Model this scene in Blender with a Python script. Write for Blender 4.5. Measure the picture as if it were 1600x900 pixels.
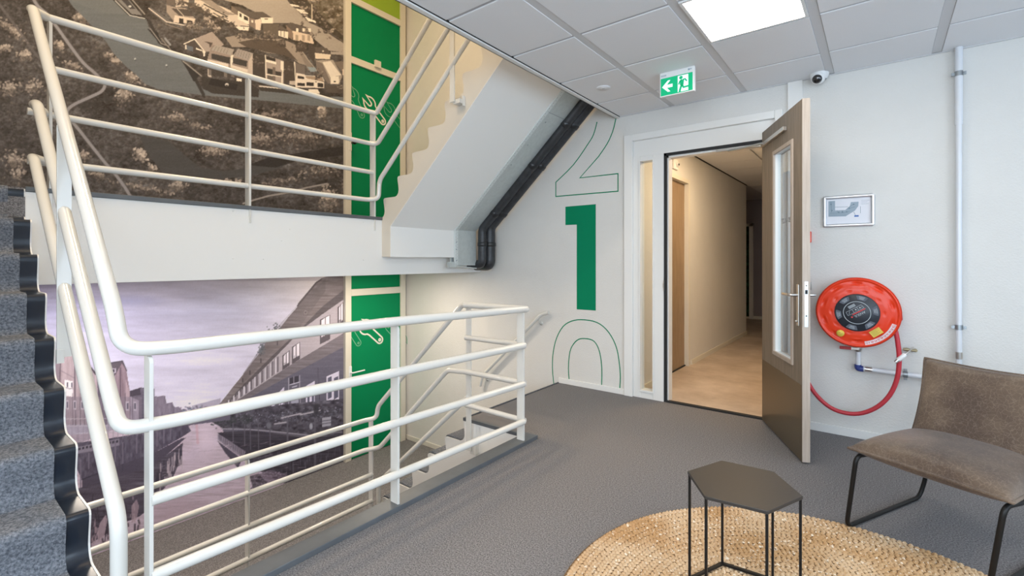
import bpy, math, random
import numpy as np
from mathutils import Vector, Matrix
random.seed(4); rng = np.random.default_rng(11)
for o in list(bpy.data.objects): bpy.data.objects.remove(o)
SC = bpy.context.scene
COL = SC.collection

# ------------------------------------------------------------------ camera
FPX, PCX, PCY, YAW, EYE = 741.0, 800.0, 407.0, 0.66, 1.30
cam = bpy.data.cameras.new('camera'); cam.sensor_width = 36.0
cam.lens = FPX / 1600 * 36.0
cam.shift_y = -(450 - PCY) / 1600
cam.clip_start = 0.05
camo = bpy.data.objects.new('camera', cam); COL.objects.link(camo)
camo.location = (0, 0, EYE); camo.rotation_euler = (math.pi / 2, 0, YAW)
SC.camera = camo

# ------------------------------------------------------------------ world, lights, exposure
w = bpy.data.worlds.new('world'); SC.world = w; w.use_nodes = True
bg = w.node_tree.nodes['Background']
bg.inputs[0].default_value = (0.62, 0.78, 1.0, 1); bg.inputs[1].default_value = 1.6

def area(name, loc, rot, sx, sy, power, col, spread=None):
    l = bpy.data.lights.new(name, 'AREA'); l.shape = 'RECTANGLE'; l.size = sx; l.size_y = sy
    l.energy = power; l.color = col
    if spread: l.spread = spread
    o = bpy.data.objects.new(name, l); COL.objects.link(o); o.location = loc; o.rotation_euler = rot
    return o
# daylight entering by the windows of the right-hand wall and of the rear wall
area('window_daylight', (2.78, 0.1, 1.62), (0, math.radians(98), 0), 1.75, 3.4, 50, (0.68, 0.84, 1.0))
area('window_daylight', (0.6, -2.68, 1.62), (math.radians(98), 0, 0), 3.6, 1.7, 80, (0.80, 0.90, 1.0))
SC.view_settings.view_transform = 'Standard'
SC.view_settings.look = 'None'
SC.view_settings.gamma = 1.0
SC.view_settings.use_curve_mapping = False
SC.view_settings.exposure = 0.54

# ------------------------------------------------------------------ pixel ray helper (for flat prints and painted marks on the walls)
_s, _c = math.sin(YAW), math.cos(YAW)
def ray(x, y):
    u = (x - PCX) / FPX; v = -(y - PCY) / FPX
    return Vector((-_s + _c * u, _c + _s * u, v))
def on_y(x, y, Y): d = ray(x, y); return Vector((0, 0, EYE)) + d * (Y / d.y)
def on_x(x, y, X): d = ray(x, y); return Vector((0, 0, EYE)) + d * (X / d.x)
def on_z(x, y, Z): d = ray(x, y); return Vector((0, 0, EYE)) + d * ((Z - EYE) / d.z)

# ------------------------------------------------------------------ materials
def srgb(r, g, b):
    f = lambda c: (c / 255) / 12.92 if c / 255 <= 0.04045 else ((c / 255 + 0.055) / 1.055) ** 2.4
    return (f(r), f(g), f(b))
def mat(name, col, rough=0.5, metal=0.0, bump=0.0, bscale=200.0, var=0.0, vscale=60.0, coat=0.0, spec=0.5, emit=None, estr=0, detail=3.0, vcol2=None, stretch=None):
    m = bpy.data.materials.new(name); m.use_nodes = True
    nt = m.node_tree; b = nt.nodes['Principled BSDF']
    b.inputs['Base Color'].default_value = (*col, 1); b.inputs['Roughness'].default_value = rough
    b.inputs['Metallic'].default_value = metal; b.inputs['Coat Weight'].default_value = coat
    b.inputs['Specular IOR Level'].default_value = spec
    tc = nt.nodes.new('ShaderNodeTexCoord'); src = tc.outputs['Object']
    if stretch:
        mp = nt.nodes.new('ShaderNodeMapping'); mp.inputs['Scale'].default_value = stretch
        nt.links.new(src, mp.inputs[0]); src = mp.outputs[0]
    if var > 0 or vcol2:
        n = nt.nodes.new('ShaderNodeTexNoise'); n.inputs['Scale'].default_value = vscale; n.inputs['Detail'].default_value = detail
        n.inputs['Roughness'].default_value = 0.65
        r = nt.nodes.new('ShaderNodeValToRGB')
        r.color_ramp.elements[0].position = 0.36; r.color_ramp.elements[1].position = 0.66
        c2 = vcol2 if vcol2 else tuple(min(1, c * (1 + var)) for c in col)
        c1 = col if vcol2 else tuple(c * (1 - var) for c in col)
        r.color_ramp.elements[0].color = (*c1, 1); r.color_ramp.elements[1].color = (*c2, 1)
        nt.links.new(src, n.inputs['Vector']); nt.links.new(n.outputs['Fac'], r.inputs[0]); nt.links.new(r.outputs[0], b.inputs['Base Color'])
    if bump > 0:
        n2 = nt.nodes.new('ShaderNodeTexNoise'); n2.inputs['Scale'].default_value = bscale; n2.inputs['Detail'].default_value = 4
        bp = nt.nodes.new('ShaderNodeBump'); bp.inputs['Strength'].default_value = bump; bp.inputs['Distance'].default_value = 0.004
        nt.links.new(src, n2.inputs['Vector']); nt.links.new(n2.outputs['Fac'], bp.inputs['Height']); nt.links.new(bp.outputs[0], b.inputs['Normal'])
    if emit:
        b.inputs['Emission Color'].default_value = (*emit, 1); b.inputs['Emission Strength'].default_value = estr
    return m
M = {}
M['wall'] = mat('wall_paint', (0.705, 0.69, 0.655), 0.85, bump=0.6, bscale=105, var=0.012, vscale=4)
M['stringer'] = mat('warm_lit_stringer_paint', (0.66, 0.615, 0.54), 0.7, bump=0.08, bscale=60)  # beige of the warm light on the upper flight is put into this paint
M['stairwall'] = mat('stairwell_wall_paint', (0.72, 0.68, 0.60), 0.85, bump=0.25, bscale=120)
M['white'] = mat('white_board_paint', (0.86, 0.85, 0.82), 0.55, bump=0.05, bscale=40)
M['plate'] = mat('painted_steel_plate', (0.76, 0.75, 0.72), 0.45)
M['frame'] = mat('lacquered_frame', (0.80, 0.79, 0.76), 0.35)
M['beige'] = mat('cream_lacquer', (0.72, 0.68, 0.58), 0.4)
M['rail'] = mat('rail_lacquer', (0.69, 0.68, 0.64), 0.22, coat=0.3)
M['carpet'] = mat('grey_loop_carpet', (0.100, 0.096, 0.098), 0.95, bump=0.8, bscale=300, vcol2=(0.335, 0.320, 0.320), vscale=150, detail=5, spec=0.1)
M['stepcarpet'] = mat('daylight_tinted_felt_carpet', (0.078, 0.088, 0.106), 0.95, bump=0.9, bscale=240, vcol2=(0.265, 0.280, 0.312), vscale=110, detail=5, spec=0.1)  # bluish tint stands in for the daylight cast on the steps
M['vinyl'] = mat('dark_step_vinyl', (0.012, 0.018, 0.030), 0.30, coat=0.2, bump=0.05, bscale=30)
M['curb'] = mat('dark_grey_curb', (0.105, 0.115, 0.125), 0.45, bump=0.04, bscale=20, var=0.08, vscale=8)
M['tile'] = mat('mineral_ceiling_tile', (0.84, 0.845, 0.86), 0.9, bump=0.3, bscale=420, var=0.025, vscale=300)
M['tbar'] = mat('ceiling_grid_metal', (0.64, 0.64, 0.65), 0.5)
M['crossbar'] = mat('shade_toned_cross_bar', (0.50, 0.50, 0.52), 0.6)  # darker than the main bars: shade of the recessed joints is in the colour
M['black'] = mat('black_gap', (0.015, 0.015, 0.015), 0.7)
M['blackmetal'] = mat('black_powder_metal', (0.009, 0.0085, 0.008), 0.45, spec=0.3)
M['tabletop'] = mat('black_brown_powder_top', (0.034, 0.029, 0.025), 0.42, bump=0.06, bscale=500)
M['bead'] = mat('bright_zinc_bead', (0.68, 0.72, 0.71), 0.45, metal=0.1)
M['galv'] = mat('galvanised_sheet', (0.53, 0.57, 0.56), 0.42, metal=0.25, var=0.05, vscale=25, bump=0.02)
M['galvdark'] = mat('zinc_fixing', (0.36, 0.39, 0.41), 0.35, metal=0.8)
M['foam'] = mat('black_foam_insulation', (0.030, 0.032, 0.036), 0.42, bump=0.35, bscale=28, var=0.3, vscale=14)
M['foamtape'] = mat('black_foam_tape', (0.018, 0.019, 0.021), 0.3, bump=0.2, bscale=60)
M['steel'] = mat('brushed_steel', (0.62, 0.60, 0.57), 0.28, metal=1.0)
M['alu'] = mat('satin_aluminium', (0.74, 0.75, 0.77), 0.3, metal=0.85)
M['brass'] = mat('dull_brass', (0.45, 0.38, 0.24), 0.4, metal=0.8)
M['green1'] = mat('green_number_paint', (0.0, 0.215, 0.098), 0.7, spec=0.15)
M['greendoor'] = mat('green_door_paint', (0.0, 0.225, 0.082), 0.6, spec=0.15)
M['lime'] = mat('lime_panel_paint', (0.30, 0.46, 0.03), 0.5)
M['wrench'] = mat('cream_wrench_line', (0.78, 0.76, 0.66), 0.6)
M['wrenchfaint'] = mat('pale_green_wrench_line', (0.16, 0.42, 0.26), 0.6)
M['red'] = mat('red_reel_enamel', (0.76, 0.044, 0.010), 0.36, coat=0.15, spec=0.3)
M['reddark'] = mat('dark_red_plastic', (0.42, 0.015, 0.02), 0.35)
M['hose'] = mat('red_rubber_hose', (0.55, 0.035, 0.05), 0.45, bump=0.05, bscale=300)
M['pipe'] = mat('grey_white_pipe', (0.70, 0.72, 0.75), 0.35, coat=0.2)
M['plastic'] = mat('white_plastic', (0.82, 0.82, 0.81), 0.35)
M['ink'] = mat('dark_print', (0.06, 0.07, 0.09), 0.6)
M['labelblack'] = mat('black_reel_label', (0.022, 0.026, 0.035), 0.4)
M['labelgrey'] = mat('slate_label_print', (0.075, 0.085, 0.11), 0.45)
M['labelline'] = mat('pale_label_line', (0.42, 0.46, 0.48), 0.5)
M['yellow'] = mat('yellow_sticker', (0.72, 0.52, 0.07), 0.5)
M['yellowink'] = mat('olive_sticker_print', (0.30, 0.22, 0.03), 0.5)
M['sticker'] = mat('pale_pink_sticker', (0.78, 0.66, 0.68), 0.5)
M['redink'] = mat('red_print', (0.62, 0.03, 0.03), 0.5)
M['paper'] = mat('white_paper', (0.78, 0.78, 0.82), 0.6)
M['planfill'] = mat('plan_blue_grey_print', (0.33, 0.40, 0.46), 0.6)
M['planline'] = mat('plan_teal_print', (0.14, 0.21, 0.25), 0.6)
M['planblue'] = mat('plan_blue_print', (0.05, 0.14, 0.42), 0.6)
M['bluecap'] = mat('blue_fitting', (0.03, 0.05, 0.22), 0.4)
M['lens'] = mat('black_dome_glass', (0.01, 0.01, 0.012), 0.08, coat=1.0)
M['exitgreen'] = mat('exit_green', (0.0, 0.34, 0.15), 0.4, emit=(0.0, 0.42, 0.17), estr=0.35)
M['exitwhite'] = mat('exit_white', (0.80, 0.88, 0.90), 0.4, emit=(0.8, 0.95, 1.0), estr=0.35)
M['leather'] = None
M['panel'] = mat('led_panel_diffuser', (1, 1, 1), 0.5, emit=(1.0, 0.91, 0.78), estr=10.0)
M['warmpanel'] = mat('warm_panel_diffuser', (1, 1, 1), 0.5, emit=(1.0, 0.72, 0.43), estr=21.0)
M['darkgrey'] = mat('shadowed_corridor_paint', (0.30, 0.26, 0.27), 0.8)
M['door5glass'] = mat('dark_green_pane', (0.02, 0.06, 0.035), 0.2, var=0.8, vscale=14)

def wood(name, c1, c2, scale=(26, 26, 1.6), rough=0.5):
    m = mat(name, c1, rough, vcol2=c2, vscale=2.4, detail=6, stretch=scale, bump=0.06, bscale=4)
    return m
M['oakleaf'] = wood('greyed_oak_laminate', (0.165, 0.128, 0.093), (0.265, 0.212, 0.160))
M['oakedge'] = wood('pale_oak_edge', (0.44, 0.36, 0.29), (0.54, 0.455, 0.38), rough=0.6)
M['oakwarm'] = wood('warm_oak_laminate', (0.25, 0.17, 0.10), (0.37, 0.265, 0.165))
M['kick'] = mat('brushed_bronze_kick_plate', (0.17, 0.135, 0.09), 0.33, metal=0.55, bump=0.05, bscale=6, stretch=(4, 4, 60))

def glass_mat(name, tint=(0.93, 0.96, 0.97), rough=0.0):
    m = bpy.data.materials.new(name); m.use_nodes = True; nt = m.node_tree
    b = nt.nodes['Principled BSDF']; b.inputs['Base Color'].default_value = (*tint, 1); b.inputs['Roughness'].default_value = rough
    b.inputs['Transmission Weight'].default_value = 1.0; b.inputs['IOR'].default_value = 1.45
    out = nt.nodes['Material Output']
    # noise breaks the tint very slightly, and thin panes let light straight through
    mix = nt.nodes.new('ShaderNodeMixShader'); tr = nt.nodes.new('ShaderNodeBsdfTransparent'); gl = nt.nodes.new('ShaderNodeBsdfGlossy')
    gl.inputs['Roughness'].default_value = 0.03; tr.inputs[0].default_value = (*tint, 1)
    lw = nt.nodes.new('ShaderNodeLayerWeight'); lw.inputs[0].default_value = 0.5          # 1 - |cos|, the same from both sides of the sheet
    pw = nt.nodes.new('ShaderNodeMath'); pw.operation = 'POWER'; pw.inputs[1].default_value = 5.0
    ml = nt.nodes.new('ShaderNodeMath'); ml.operation = 'MULTIPLY_ADD'; ml.inputs[1].default_value = 0.6; ml.inputs[2].default_value = 0.03
    nt.links.new(lw.outputs['Facing'], pw.inputs[0]); nt.links.new(pw.outputs[0], ml.inputs[0])
    nt.links.new(ml.outputs[0], mix.inputs[0]); nt.links.new(tr.outputs[0], mix.inputs[1]); nt.links.new(gl.outputs[0], mix.inputs[2])
    nt.links.new(mix.outputs[0], out.inputs[0])
    return m
M['glass'] = glass_mat('clear_pane')

def corridor_floor():
    m = mat('stone_look_vinyl', (0.42, 0.33, 0.25), 0.42, vcol2=(0.60, 0.50, 0.41), vscale=2.6, detail=9, bump=0.02, bscale=30, spec=0.4)
    return m
M['stone'] = corridor_floor()
def leather():
    m = bpy.data.materials.new('distressed_brown_leather'); m.use_nodes = True; nt = m.node_tree; b = nt.nodes['Principled BSDF']
    tc = nt.nodes.new('ShaderNodeTexCoord')
    n = nt.nodes.new('ShaderNodeTexNoise'); n.inputs['Scale'].default_value = 3.2; n.inputs['Detail'].default_value = 7; n.inputs['Roughness'].default_value = 0.6
    r = nt.nodes.new('ShaderNodeValToRGB'); r.color_ramp.elements[0].position = 0.38; r.color_ramp.elements[1].position = 0.62
    r.color_ramp.elements[0].color = (0.070, 0.043, 0.029, 1); r.color_ramp.elements[1].color = (0.155, 0.106, 0.070, 1)
    v = nt.nodes.new('ShaderNodeTexVoronoi'); v.feature = 'DISTANCE_TO_EDGE'; v.inputs['Scale'].default_value = 55
    n2 = nt.nodes.new('ShaderNodeTexNoise'); n2.inputs['Scale'].default_value = 22; n2.inputs['Detail'].default_value = 6
    mixv = nt.nodes.new('ShaderNodeVectorMath'); mixv.operation = 'MULTIPLY_ADD'; mixv.inputs[1].default_value = (0.06,) * 3
    nt.links.new(tc.outputs['Object'], n2.inputs['Vector']); nt.links.new(n2.outputs['Color'], mixv.inputs[0]); nt.links.new(tc.outputs['Object'], mixv.inputs[2])
    nt.links.new(mixv.outputs[0], v.inputs['Vector'])
    r2 = nt.nodes.new('ShaderNodeValToRGB'); r2.color_ramp.elements[0].position = 0.0; r2.color_ramp.elements[1].position = 0.07
    r2.color_ramp.elements[0].color = (0.30, 0.24, 0.19, 1); r2.color_ramp.elements[1].color = (0, 0, 0, 1)
    nt.links.new(v.outputs['Distance'], r2.inputs[0])
    add = nt.nodes.new('ShaderNodeMix'); add.data_type = 'RGBA'; add.blend_type = 'ADD'; add.inputs[0].default_value = 0.22
    nt.links.new(tc.outputs['Object'], n.inputs['Vector']); nt.links.new(n.outputs['Fac'], r.inputs[0])
    nt.links.new(r.outputs[0], add.inputs[6]); nt.links.new(r2.outputs[0], add.inputs[7]); nt.links.new(add.outputs[2], b.inputs['Base Color'])
    b.inputs['Roughness'].default_value = 0.5; b.inputs['Sheen Weight'].default_value = 0.15
    bp = nt.nodes.new('ShaderNodeBump'); bp.inputs['Strength'].default_value = 0.35; bp.inputs['Distance'].default_value = 0.003
    nt.links.new(n2.outputs['Fac'], bp.inputs['Height']); nt.links.new(bp.outputs[0], b.inputs['Normal'])
    return m
M['leather'] = leather()
def vcolmat(name, rough=0.6, bump=0.0):
    m = bpy.data.materials.new(name); m.use_nodes = True; nt = m.node_tree; b = nt.nodes['Principled BSDF']
    a = nt.nodes.new('ShaderNodeVertexColor'); a.layer_name = 'print'
    nt.links.new(a.outputs[0], b.inputs['Base Color']); b.inputs['Roughness'].default_value = rough
    b.inputs['Specular IOR Level'].default_value = 0.25
    return m

# ------------------------------------------------------------------ mesh builder
class MB:
    def __init__(s): s.v = []; s.f = []; s.sm = []
    def add(s, vs, fs, smooth=False):
        o = len(s.v); s.v += [tuple(p) for p in vs]
        for f in fs: s.f.append([i + o for i in f]); s.sm.append(smooth)
        return s
    def box(s, x0, x1, y0, y1, z0, z1):
        x0, x1 = sorted((x0, x1)); y0, y1 = sorted((y0, y1)); z0, z1 = sorted((z0, z1))
        vs = [(x, y, z) for z in (z0, z1) for y in (y0, y1) for x in (x0, x1)]
        return s.add(vs, [(0, 2, 3, 1), (4, 5, 7, 6), (0, 1, 5, 4), (2, 6, 7, 3), (0, 4, 6, 2), (1, 3, 7, 5)])
    def obox(s, c, ax, ay, az):
        """box about c with half-axis vectors ax, ay, az"""
        c = Vector(c); ax, ay, az = Vector(ax), Vector(ay), Vector(az)
        if ax.cross(ay).dot(az) < 0: ax = -ax
        vs = [c + i * ax + j * ay + k * az for k in (-1, 1) for j in (-1, 1) for i in (-1, 1)]
        return s.add(vs, [(0, 2, 3, 1), (4, 5, 7, 6), (0, 1, 5, 4), (2, 6, 7, 3), (0, 4, 6, 2), (1, 3, 7, 5)])
    def prism(s, pts, e):
        """closed polygon of 3d points swept by vector e"""
        n = len(pts); e = Vector(e); P = [Vector(p) for p in pts]
        nrm = Vector((0, 0, 0))
        for i in range(n): nrm += P[i].cross(P[(i + 1) % n])
        if nrm.dot(e) < 0: P.reverse()
        vs = P + [p + e for p in P]
        fs = [tuple(range(n - 1, -1, -1)), tuple(range(n, 2 * n))] + [(i, (i + 1) % n, n + (i + 1) % n, n + i) for i in range(n)]
        return s.add(vs, fs)
    def tube(s, path, r, n=12, corner=0.0, csteps=6, caps=True, flat=None):
        P = [Vector(p) for p in path]
        if corner > 0 and len(P) > 2:
            Q = [P[0]]
            for i in range(1, len(P) - 1):
                a, b, c = P[i - 1], P[i], P[i + 1]
                cr = min(corner, (a - b).length * 0.48, (c - b).length * 0.48)
                p0 = b + (a - b).normalized() * cr; p1 = b + (c - b).normalized() * cr
                for k in range(csteps + 1):
                    t = k / csteps; Q.append(p0 * (1 - t) ** 2 + b * 2 * t * (1 - t) + p1 * t * t)
            Q.append(P[-1]); P = Q
        closed = (P[0] - P[-1]).length < 1e-6
        T = []
        for i in range(len(P)):
            a = P[max(i - 1, 0)]; b = P[min(i + 1, len(P) - 1)]
            if closed and i in (0, len(P) - 1): a, b = P[-2], P[1]
            T.append((b - a).normalized())
        up = Vector((0, 0, 1)) if abs(T[0].z) < 0.9 else Vector((0, 1, 0))
        nv = (up - T[0] * up.dot(T[0])).normalized()
        vs = []
        rr = r if hasattr(r, '__len__') else [r] * len(P)
        for i, (p, t) in enumerate(zip(P, T)):
            nv = (nv - t * nv.dot(t)).normalized(); bv = t.cross(nv)
            for k in range(n):
                a = 2 * math.pi * k / n
                vs.append(p + nv * math.cos(a) * rr[i] + bv * math.sin(a) * rr[i])
        fs = [(i * n + k, i * n + (k + 1) % n, (i + 1) * n + (k + 1) % n, (i + 1) * n + k) for i in range(len(P) - 1) for k in range(n)]
        s.add(vs, fs, True)
        if caps and not closed:
            s.add(vs[:n], [tuple(range(n - 1, -1, -1))]); s.add(vs[-n:], [tuple(range(n))])
        return s
    def lathe(s, prof, c, axis, n=32, smooth=True):
        """prof: (radius, distance along axis)"""
        ax = Vector(axis).normalized(); u = ax.orthogonal().normalized(); v = ax.cross(u); c = Vector(c)
        vs = []
        for r, h in prof:
            for k in range(n):
                a = 2 * math.pi * k / n; vs.append(c + ax * h + (u * math.cos(a) + v * math.sin(a)) * r)
        fs = [(i * n + k, i * n + (k + 1) % n, (i + 1) * n + (k + 1) % n, (i + 1) * n + k) for i in range(len(prof) - 1) for k in range(n)]
        return s.add(vs, fs, smooth)
    def strip(s, pts, nrm, wd, th=0.0006, closed=False):
        """flat painted line of width wd along pts lying on a surface with normal nrm"""
        P = [Vector(p) for p in pts]; nrm = Vector(nrm).normalized(); L = []; R = []
        n = len(P)
        for i in range(n):
            a = P[(i - 1) % n] if (closed or i > 0) else P[i]; b = P[(i + 1) % n] if (closed or i < n - 1) else P[i]
            d1 = (P[i] - a); d2 = (b - P[i])
            d1 = d1.normalized() if d1.length > 1e-9 else d2.normalized(); d2 = d2.normalized() if d2.length > 1e-9 else d1
            t = (d1 + d2); t = t.normalized() if t.length > 1e-6 else d1
            side = nrm.cross(t); k = 1 / max(0.5, side.dot(nrm.cross(d1)))
            L.append(P[i] + side * wd / 2 * k + nrm * th); R.append(P[i] - side * wd / 2 * k + nrm * th)
        m = n if closed else n - 1
        return s.add(L + R, [(i, n + i, n + (i + 1) % n, (i + 1) % n) for i in range(m)])
    def mesh(s, name, m):
        me = bpy.data.meshes.new(name); me.from_pydata(s.v, [], s.f)
        me.polygons.foreach_set('use_smooth', s.sm); me.materials.append(m); me.update(); return me

ORG = {}
def tag(o, label=None, cat=None, group=None, kind=None):
    if label: o['label'] = label
    if cat: o['category'] = cat
    if group: o['group'] = group
    if kind: o['kind'] = kind
    return o
def thing(name, label, cat, loc=(0, 0, 0), group=None, kind=None):
    o = bpy.data.objects.new(name, None); COL.objects.link(o); o.location = loc; o.empty_display_size = 0.1
    ORG[o] = Vector(loc); return tag(o, label, cat, group, kind)
def part(name, mb, m, parent=None, bevel=0.0, label=None, kind=None, loc=None, round_=0):
    org = ORG[parent] if parent is not None else Vector(loc or (0, 0, 0))
    vs = [tuple(Vector(p) - org) for p in mb.v]; b = MB(); b.v = vs; b.f = mb.f; b.sm = mb.sm
    o = bpy.data.objects.new(name, b.mesh(name, m)); COL.objects.link(o)
    if parent is not None: o.parent = parent
    else: o.location = org
    ORG[o] = org
    if bevel > 0:
        md = o.modifiers.new('soft_edge', 'BEVEL'); md.width = bevel; md.segments = 2; md.limit_method = 'ANGLE'; md.angle_limit = math.radians(40)
    if round_:
        o.data.polygons.foreach_set('use_smooth', [True] * len(o.data.polygons)); o.data.set_sharp_from_angle(angle=math.radians(round_))
    if label: o['label'] = label
    if kind: o['kind'] = kind
    return o
def text(name, body, size, m, loc, xdir, ydir, parent, extr=0.0004, align='CENTER'):
    cu = bpy.data.curves.new(name, 'FONT'); cu.body = body; cu.size = size; cu.align_x = align; cu.align_y = 'CENTER'; cu.extrude = extr
    cu.materials.append(m)
    t_ = bpy.data.objects.new(name, cu); me = bpy.data.meshes.new_from_object(t_); bpy.data.objects.remove(t_)
    if not me.materials: me.materials.append(m)
    o = bpy.data.objects.new(name, me); COL.objects.link(o)
    X = Vector(xdir).normalized(); Y = Vector(ydir).normalized(); Z = X.cross(Y)
    R = Matrix((X, Y, Z)).transposed().to_4x4()
    org = ORG[parent] if parent is not None else Vector((0, 0, 0))
    o.matrix_local = Matrix.Translation(Vector(loc) - org) @ R
    if parent is not None: o.parent = parent
    return o

MG1, MG2 = (1.33, 1.50, 1.84), (1.33, 1.43, 1.66)      # print densities of the two murals
# ================================================================== SETTING
WY = 4.30          # face of the back wall
CZ = 2.70          # ceiling height
def struct(name, mb, m, parent=None, bevel=0.0, label=None):
    return part(name, mb, m, parent, bevel=bevel, kind='structure' if parent is None else None, label=label)

# floor of the room and its landing in front of the stairs (one carpeted deck)
fl = MB()
fl.prism([(-2.07, -0.75, 0), (3.0, -0.75, 0), (3.0, WY + 0.05, 0), (-2.70, WY + 0.05, 0), (-2.70, 2.86, 0), (-2.07, 2.86, 0)], (0, 0, -0.24))
fl.box(-2.07, 3.0, -3.0, -0.75, -0.24, 0)
floor = struct('floor', fl, M['carpet'])
struct('trim_1', MB().box(-2.075, -1.968, 0.30, 2.845, 0.0, 0.028).box(-2.075, -1.968, -0.75, 0.30, 0.0, 0.006), M['curb'], bevel=0.004, label='dark grey kerb along the open edge of the stairwell')
struct('trim_2', MB().box(-2.083, -2.071, -0.75, 2.85, -0.26, 0.012).box(-2.70, -2.07, 2.842, 2.852, -0.24, -0.012), M['white'], label='white fascia board of the floor edge')
struct('trim_3', MB().box(-2.715, -2.695, 2.85, WY, -0.03, 0.004).box(-2.715, -2.07, 2.84, 2.865, -0.02, 0.005), M['curb'], label='dark nosing strip of the landing')

# half landings
struct('landing', MB().box(-5.20, -3.815, -0.75, WY, 1.20, 1.71), M['carpet'], label='upper half landing')
struct('trim_4', MB().box(-3.835, -3.797, 0.43, 2.86, 1.688, 1.718), M['curb'], bevel=0.003, label='dark grey kerb of the upper half landing')
uf = struct('landing_fascia', MB().box(-3.830, -3.807, 0.43, WY - 0.01, 1.16, 1.688).box(-5.20, -3.83, -0.75, WY, 1.16, 1.20), M['white'], bevel=0.002, label='white fascia of the upper half landing')
scr = MB().lathe([(0.006, 0), (0.006, 0.002), (0.0, 0.003)], (-3.807, 0.0, 0), (1, 0, 0), 10)
scr0 = None
for (px, py) in ((116, 310), (364, 330), (453, 358), (440, 376), (513, 334), (412, 405), (568, 347), (568, 406), (364, 404)):
    p = on_x(px, py, -3.806)
    if scr0 is None: scr0 = part('screw', MB().lathe([(0.006, 0), (0.006, 0.002), (0.0, 0.003)], p, (1, 0, 0), 10), M['white'], uf); q0 = p
    else:
        c = scr0.copy(); COL.objects.link(c); c.parent = uf; c.location = p - q0
struct('landing.001', MB().box(-5.20, -3.80, -0.75, WY, -1.42, -1.17), M['carpet'], label='lower half landing')
struct('trim_5', MB().box(-3.845, -3.795, 0.43, 2.85, -1.20, -1.145), M['curb'], label='dark grey kerb of the lower half landing')

# walls
wb = MB()
wb.box(-5.20, -1.90, WY, WY + 0.12, -1.6, 5.6)
wb.box(-1.90, -0.63, WY, WY + 0.12, 2.45, 5.6)
wb.box(-0.63, 3.0, WY, WY + 0.12, -0.3, 2.95)
wall_back = struct('wall_back', wb, M['wall'])
struct('wall_left', MB().box(-5.32, -5.20, -0.9, WY + 0.12, -1.6, 5.6), M['stairwall'])
struct('wall_front', MB().box(-5.32, -2.0, -0.90, -0.78, -1.6, 5.6).box(-2.12, -2.0, -3.0, -0.9, 0, 2.9), M['wall'])
# rear and right-hand walls with the windows that light the room
wr = MB(); wr.box(2.85, 3.0, -3.0, WY, 0, 0.72).box(2.85, 3.0, -3.0, WY, 2.55, 2.95)
for y0, y1 in ((-3.0, -1.55), (1.02, 1.18), (3.75, WY)): wr.box(2.85, 3.0, y0, y1, 0.72, 2.55)
struct('wall_right', wr, M['wall'])
we = MB(); we.box(-2.0, 3.0, -3.0, -2.85, 0, 0.72).box(-2.0, 3.0, -3.0, -2.85, 2.55, 2.95).box(-2.0, -1.3, -3.0, -2.85, .72, 2.55).box(2.5, 3.0, -3.0, -2.85, .72, 2.55)
struct('wall_rear', we, M['wall'])
def window(n, a, b, z0, z1, axis, c):
    w_ = thing('window_%d' % n, 'white framed window', None, (0, 0, 0), kind='structure')
    f = MB()
    def bx(u0, u1, v0, v1, t=0.03):
        if axis == 'x': f.box(c - t, c + t, u0, u1, v0, v1)
        else: f.box(u0, u1, c - t, c + t, v0, v1)
    bx(a, b, z0, z0 + .06); bx(a, b, z1 - .06, z1); bx(a, a + .06, z0, z1); bx(b - .06, b, z0, z1); bx((a + b) / 2 - .03, (a + b) / 2 + .03, z0, z1)
    part('window_frame', f, M['frame'], w_)
    g = MB()
    if axis == 'x': g.box(c - .004, c + .004, a + .06, b - .06, z0 + .06, z1 - .06)
    else: g.box(a + .06, b - .06, c - .004, c + .004, z0 + .06, z1 - .06)
    part('pane', g, M['glass'], w_)
window(1, -1.55, 1.02, .72, 2.55, 'x', 2.93)
window(2, 1.18, 3.75, .72, 2.55, 'x', 2.93)
window(3, -1.3, 2.5, .72, 2.55, 'y', -2.93)
# stairwell top and bottom
struct('ceiling_stairwell', MB().box(-5.3, -1.9, -0.9, WY + .1, 5.5, 5.6), M['white'])
struct('floor_upper', MB().box(-2.02, 3.0, -0.9, WY, 3.0, 3.23).box(-2.02, -1.9, -0.9, WY, 3.23, 5.5), M['wall'], label='storey above')
struct('floor_lower', MB().box(-3.8, -2.0, -0.9, WY, -1.75, -1.6).box(-5.3, 3.0, -0.9, WY, -1.78, -1.6), M['carpet'], label='bottom of the stairwell')
struct('wall_lower', MB().box(-2.04, -1.95, -0.75, WY, -1.6, -0.24), M['wall'], label='wall under the floor edge')

# baseboards
struct('baseboard_back', MB().box(-2.70, -1.95, WY - 0.016, WY, 0, 0.055), M['frame'], bevel=0.003)
struct('baseboard_right', MB().box(-0.61, 2.85, WY - 0.016, WY, 0, 0.062), M['frame'], bevel=0.003)
struct('baseboard_lower', MB().box(-5.20, -3.80, WY - 0.015, WY, -1.17, -1.11), M['stairwall'], bevel=0.003)
struct('trim_6', MB().box(-0.575, -0.475, WY - 0.02, WY, 0.0, CZ), M['frame'], bevel=0.002, label='flat white wall strip behind the open door')

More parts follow.
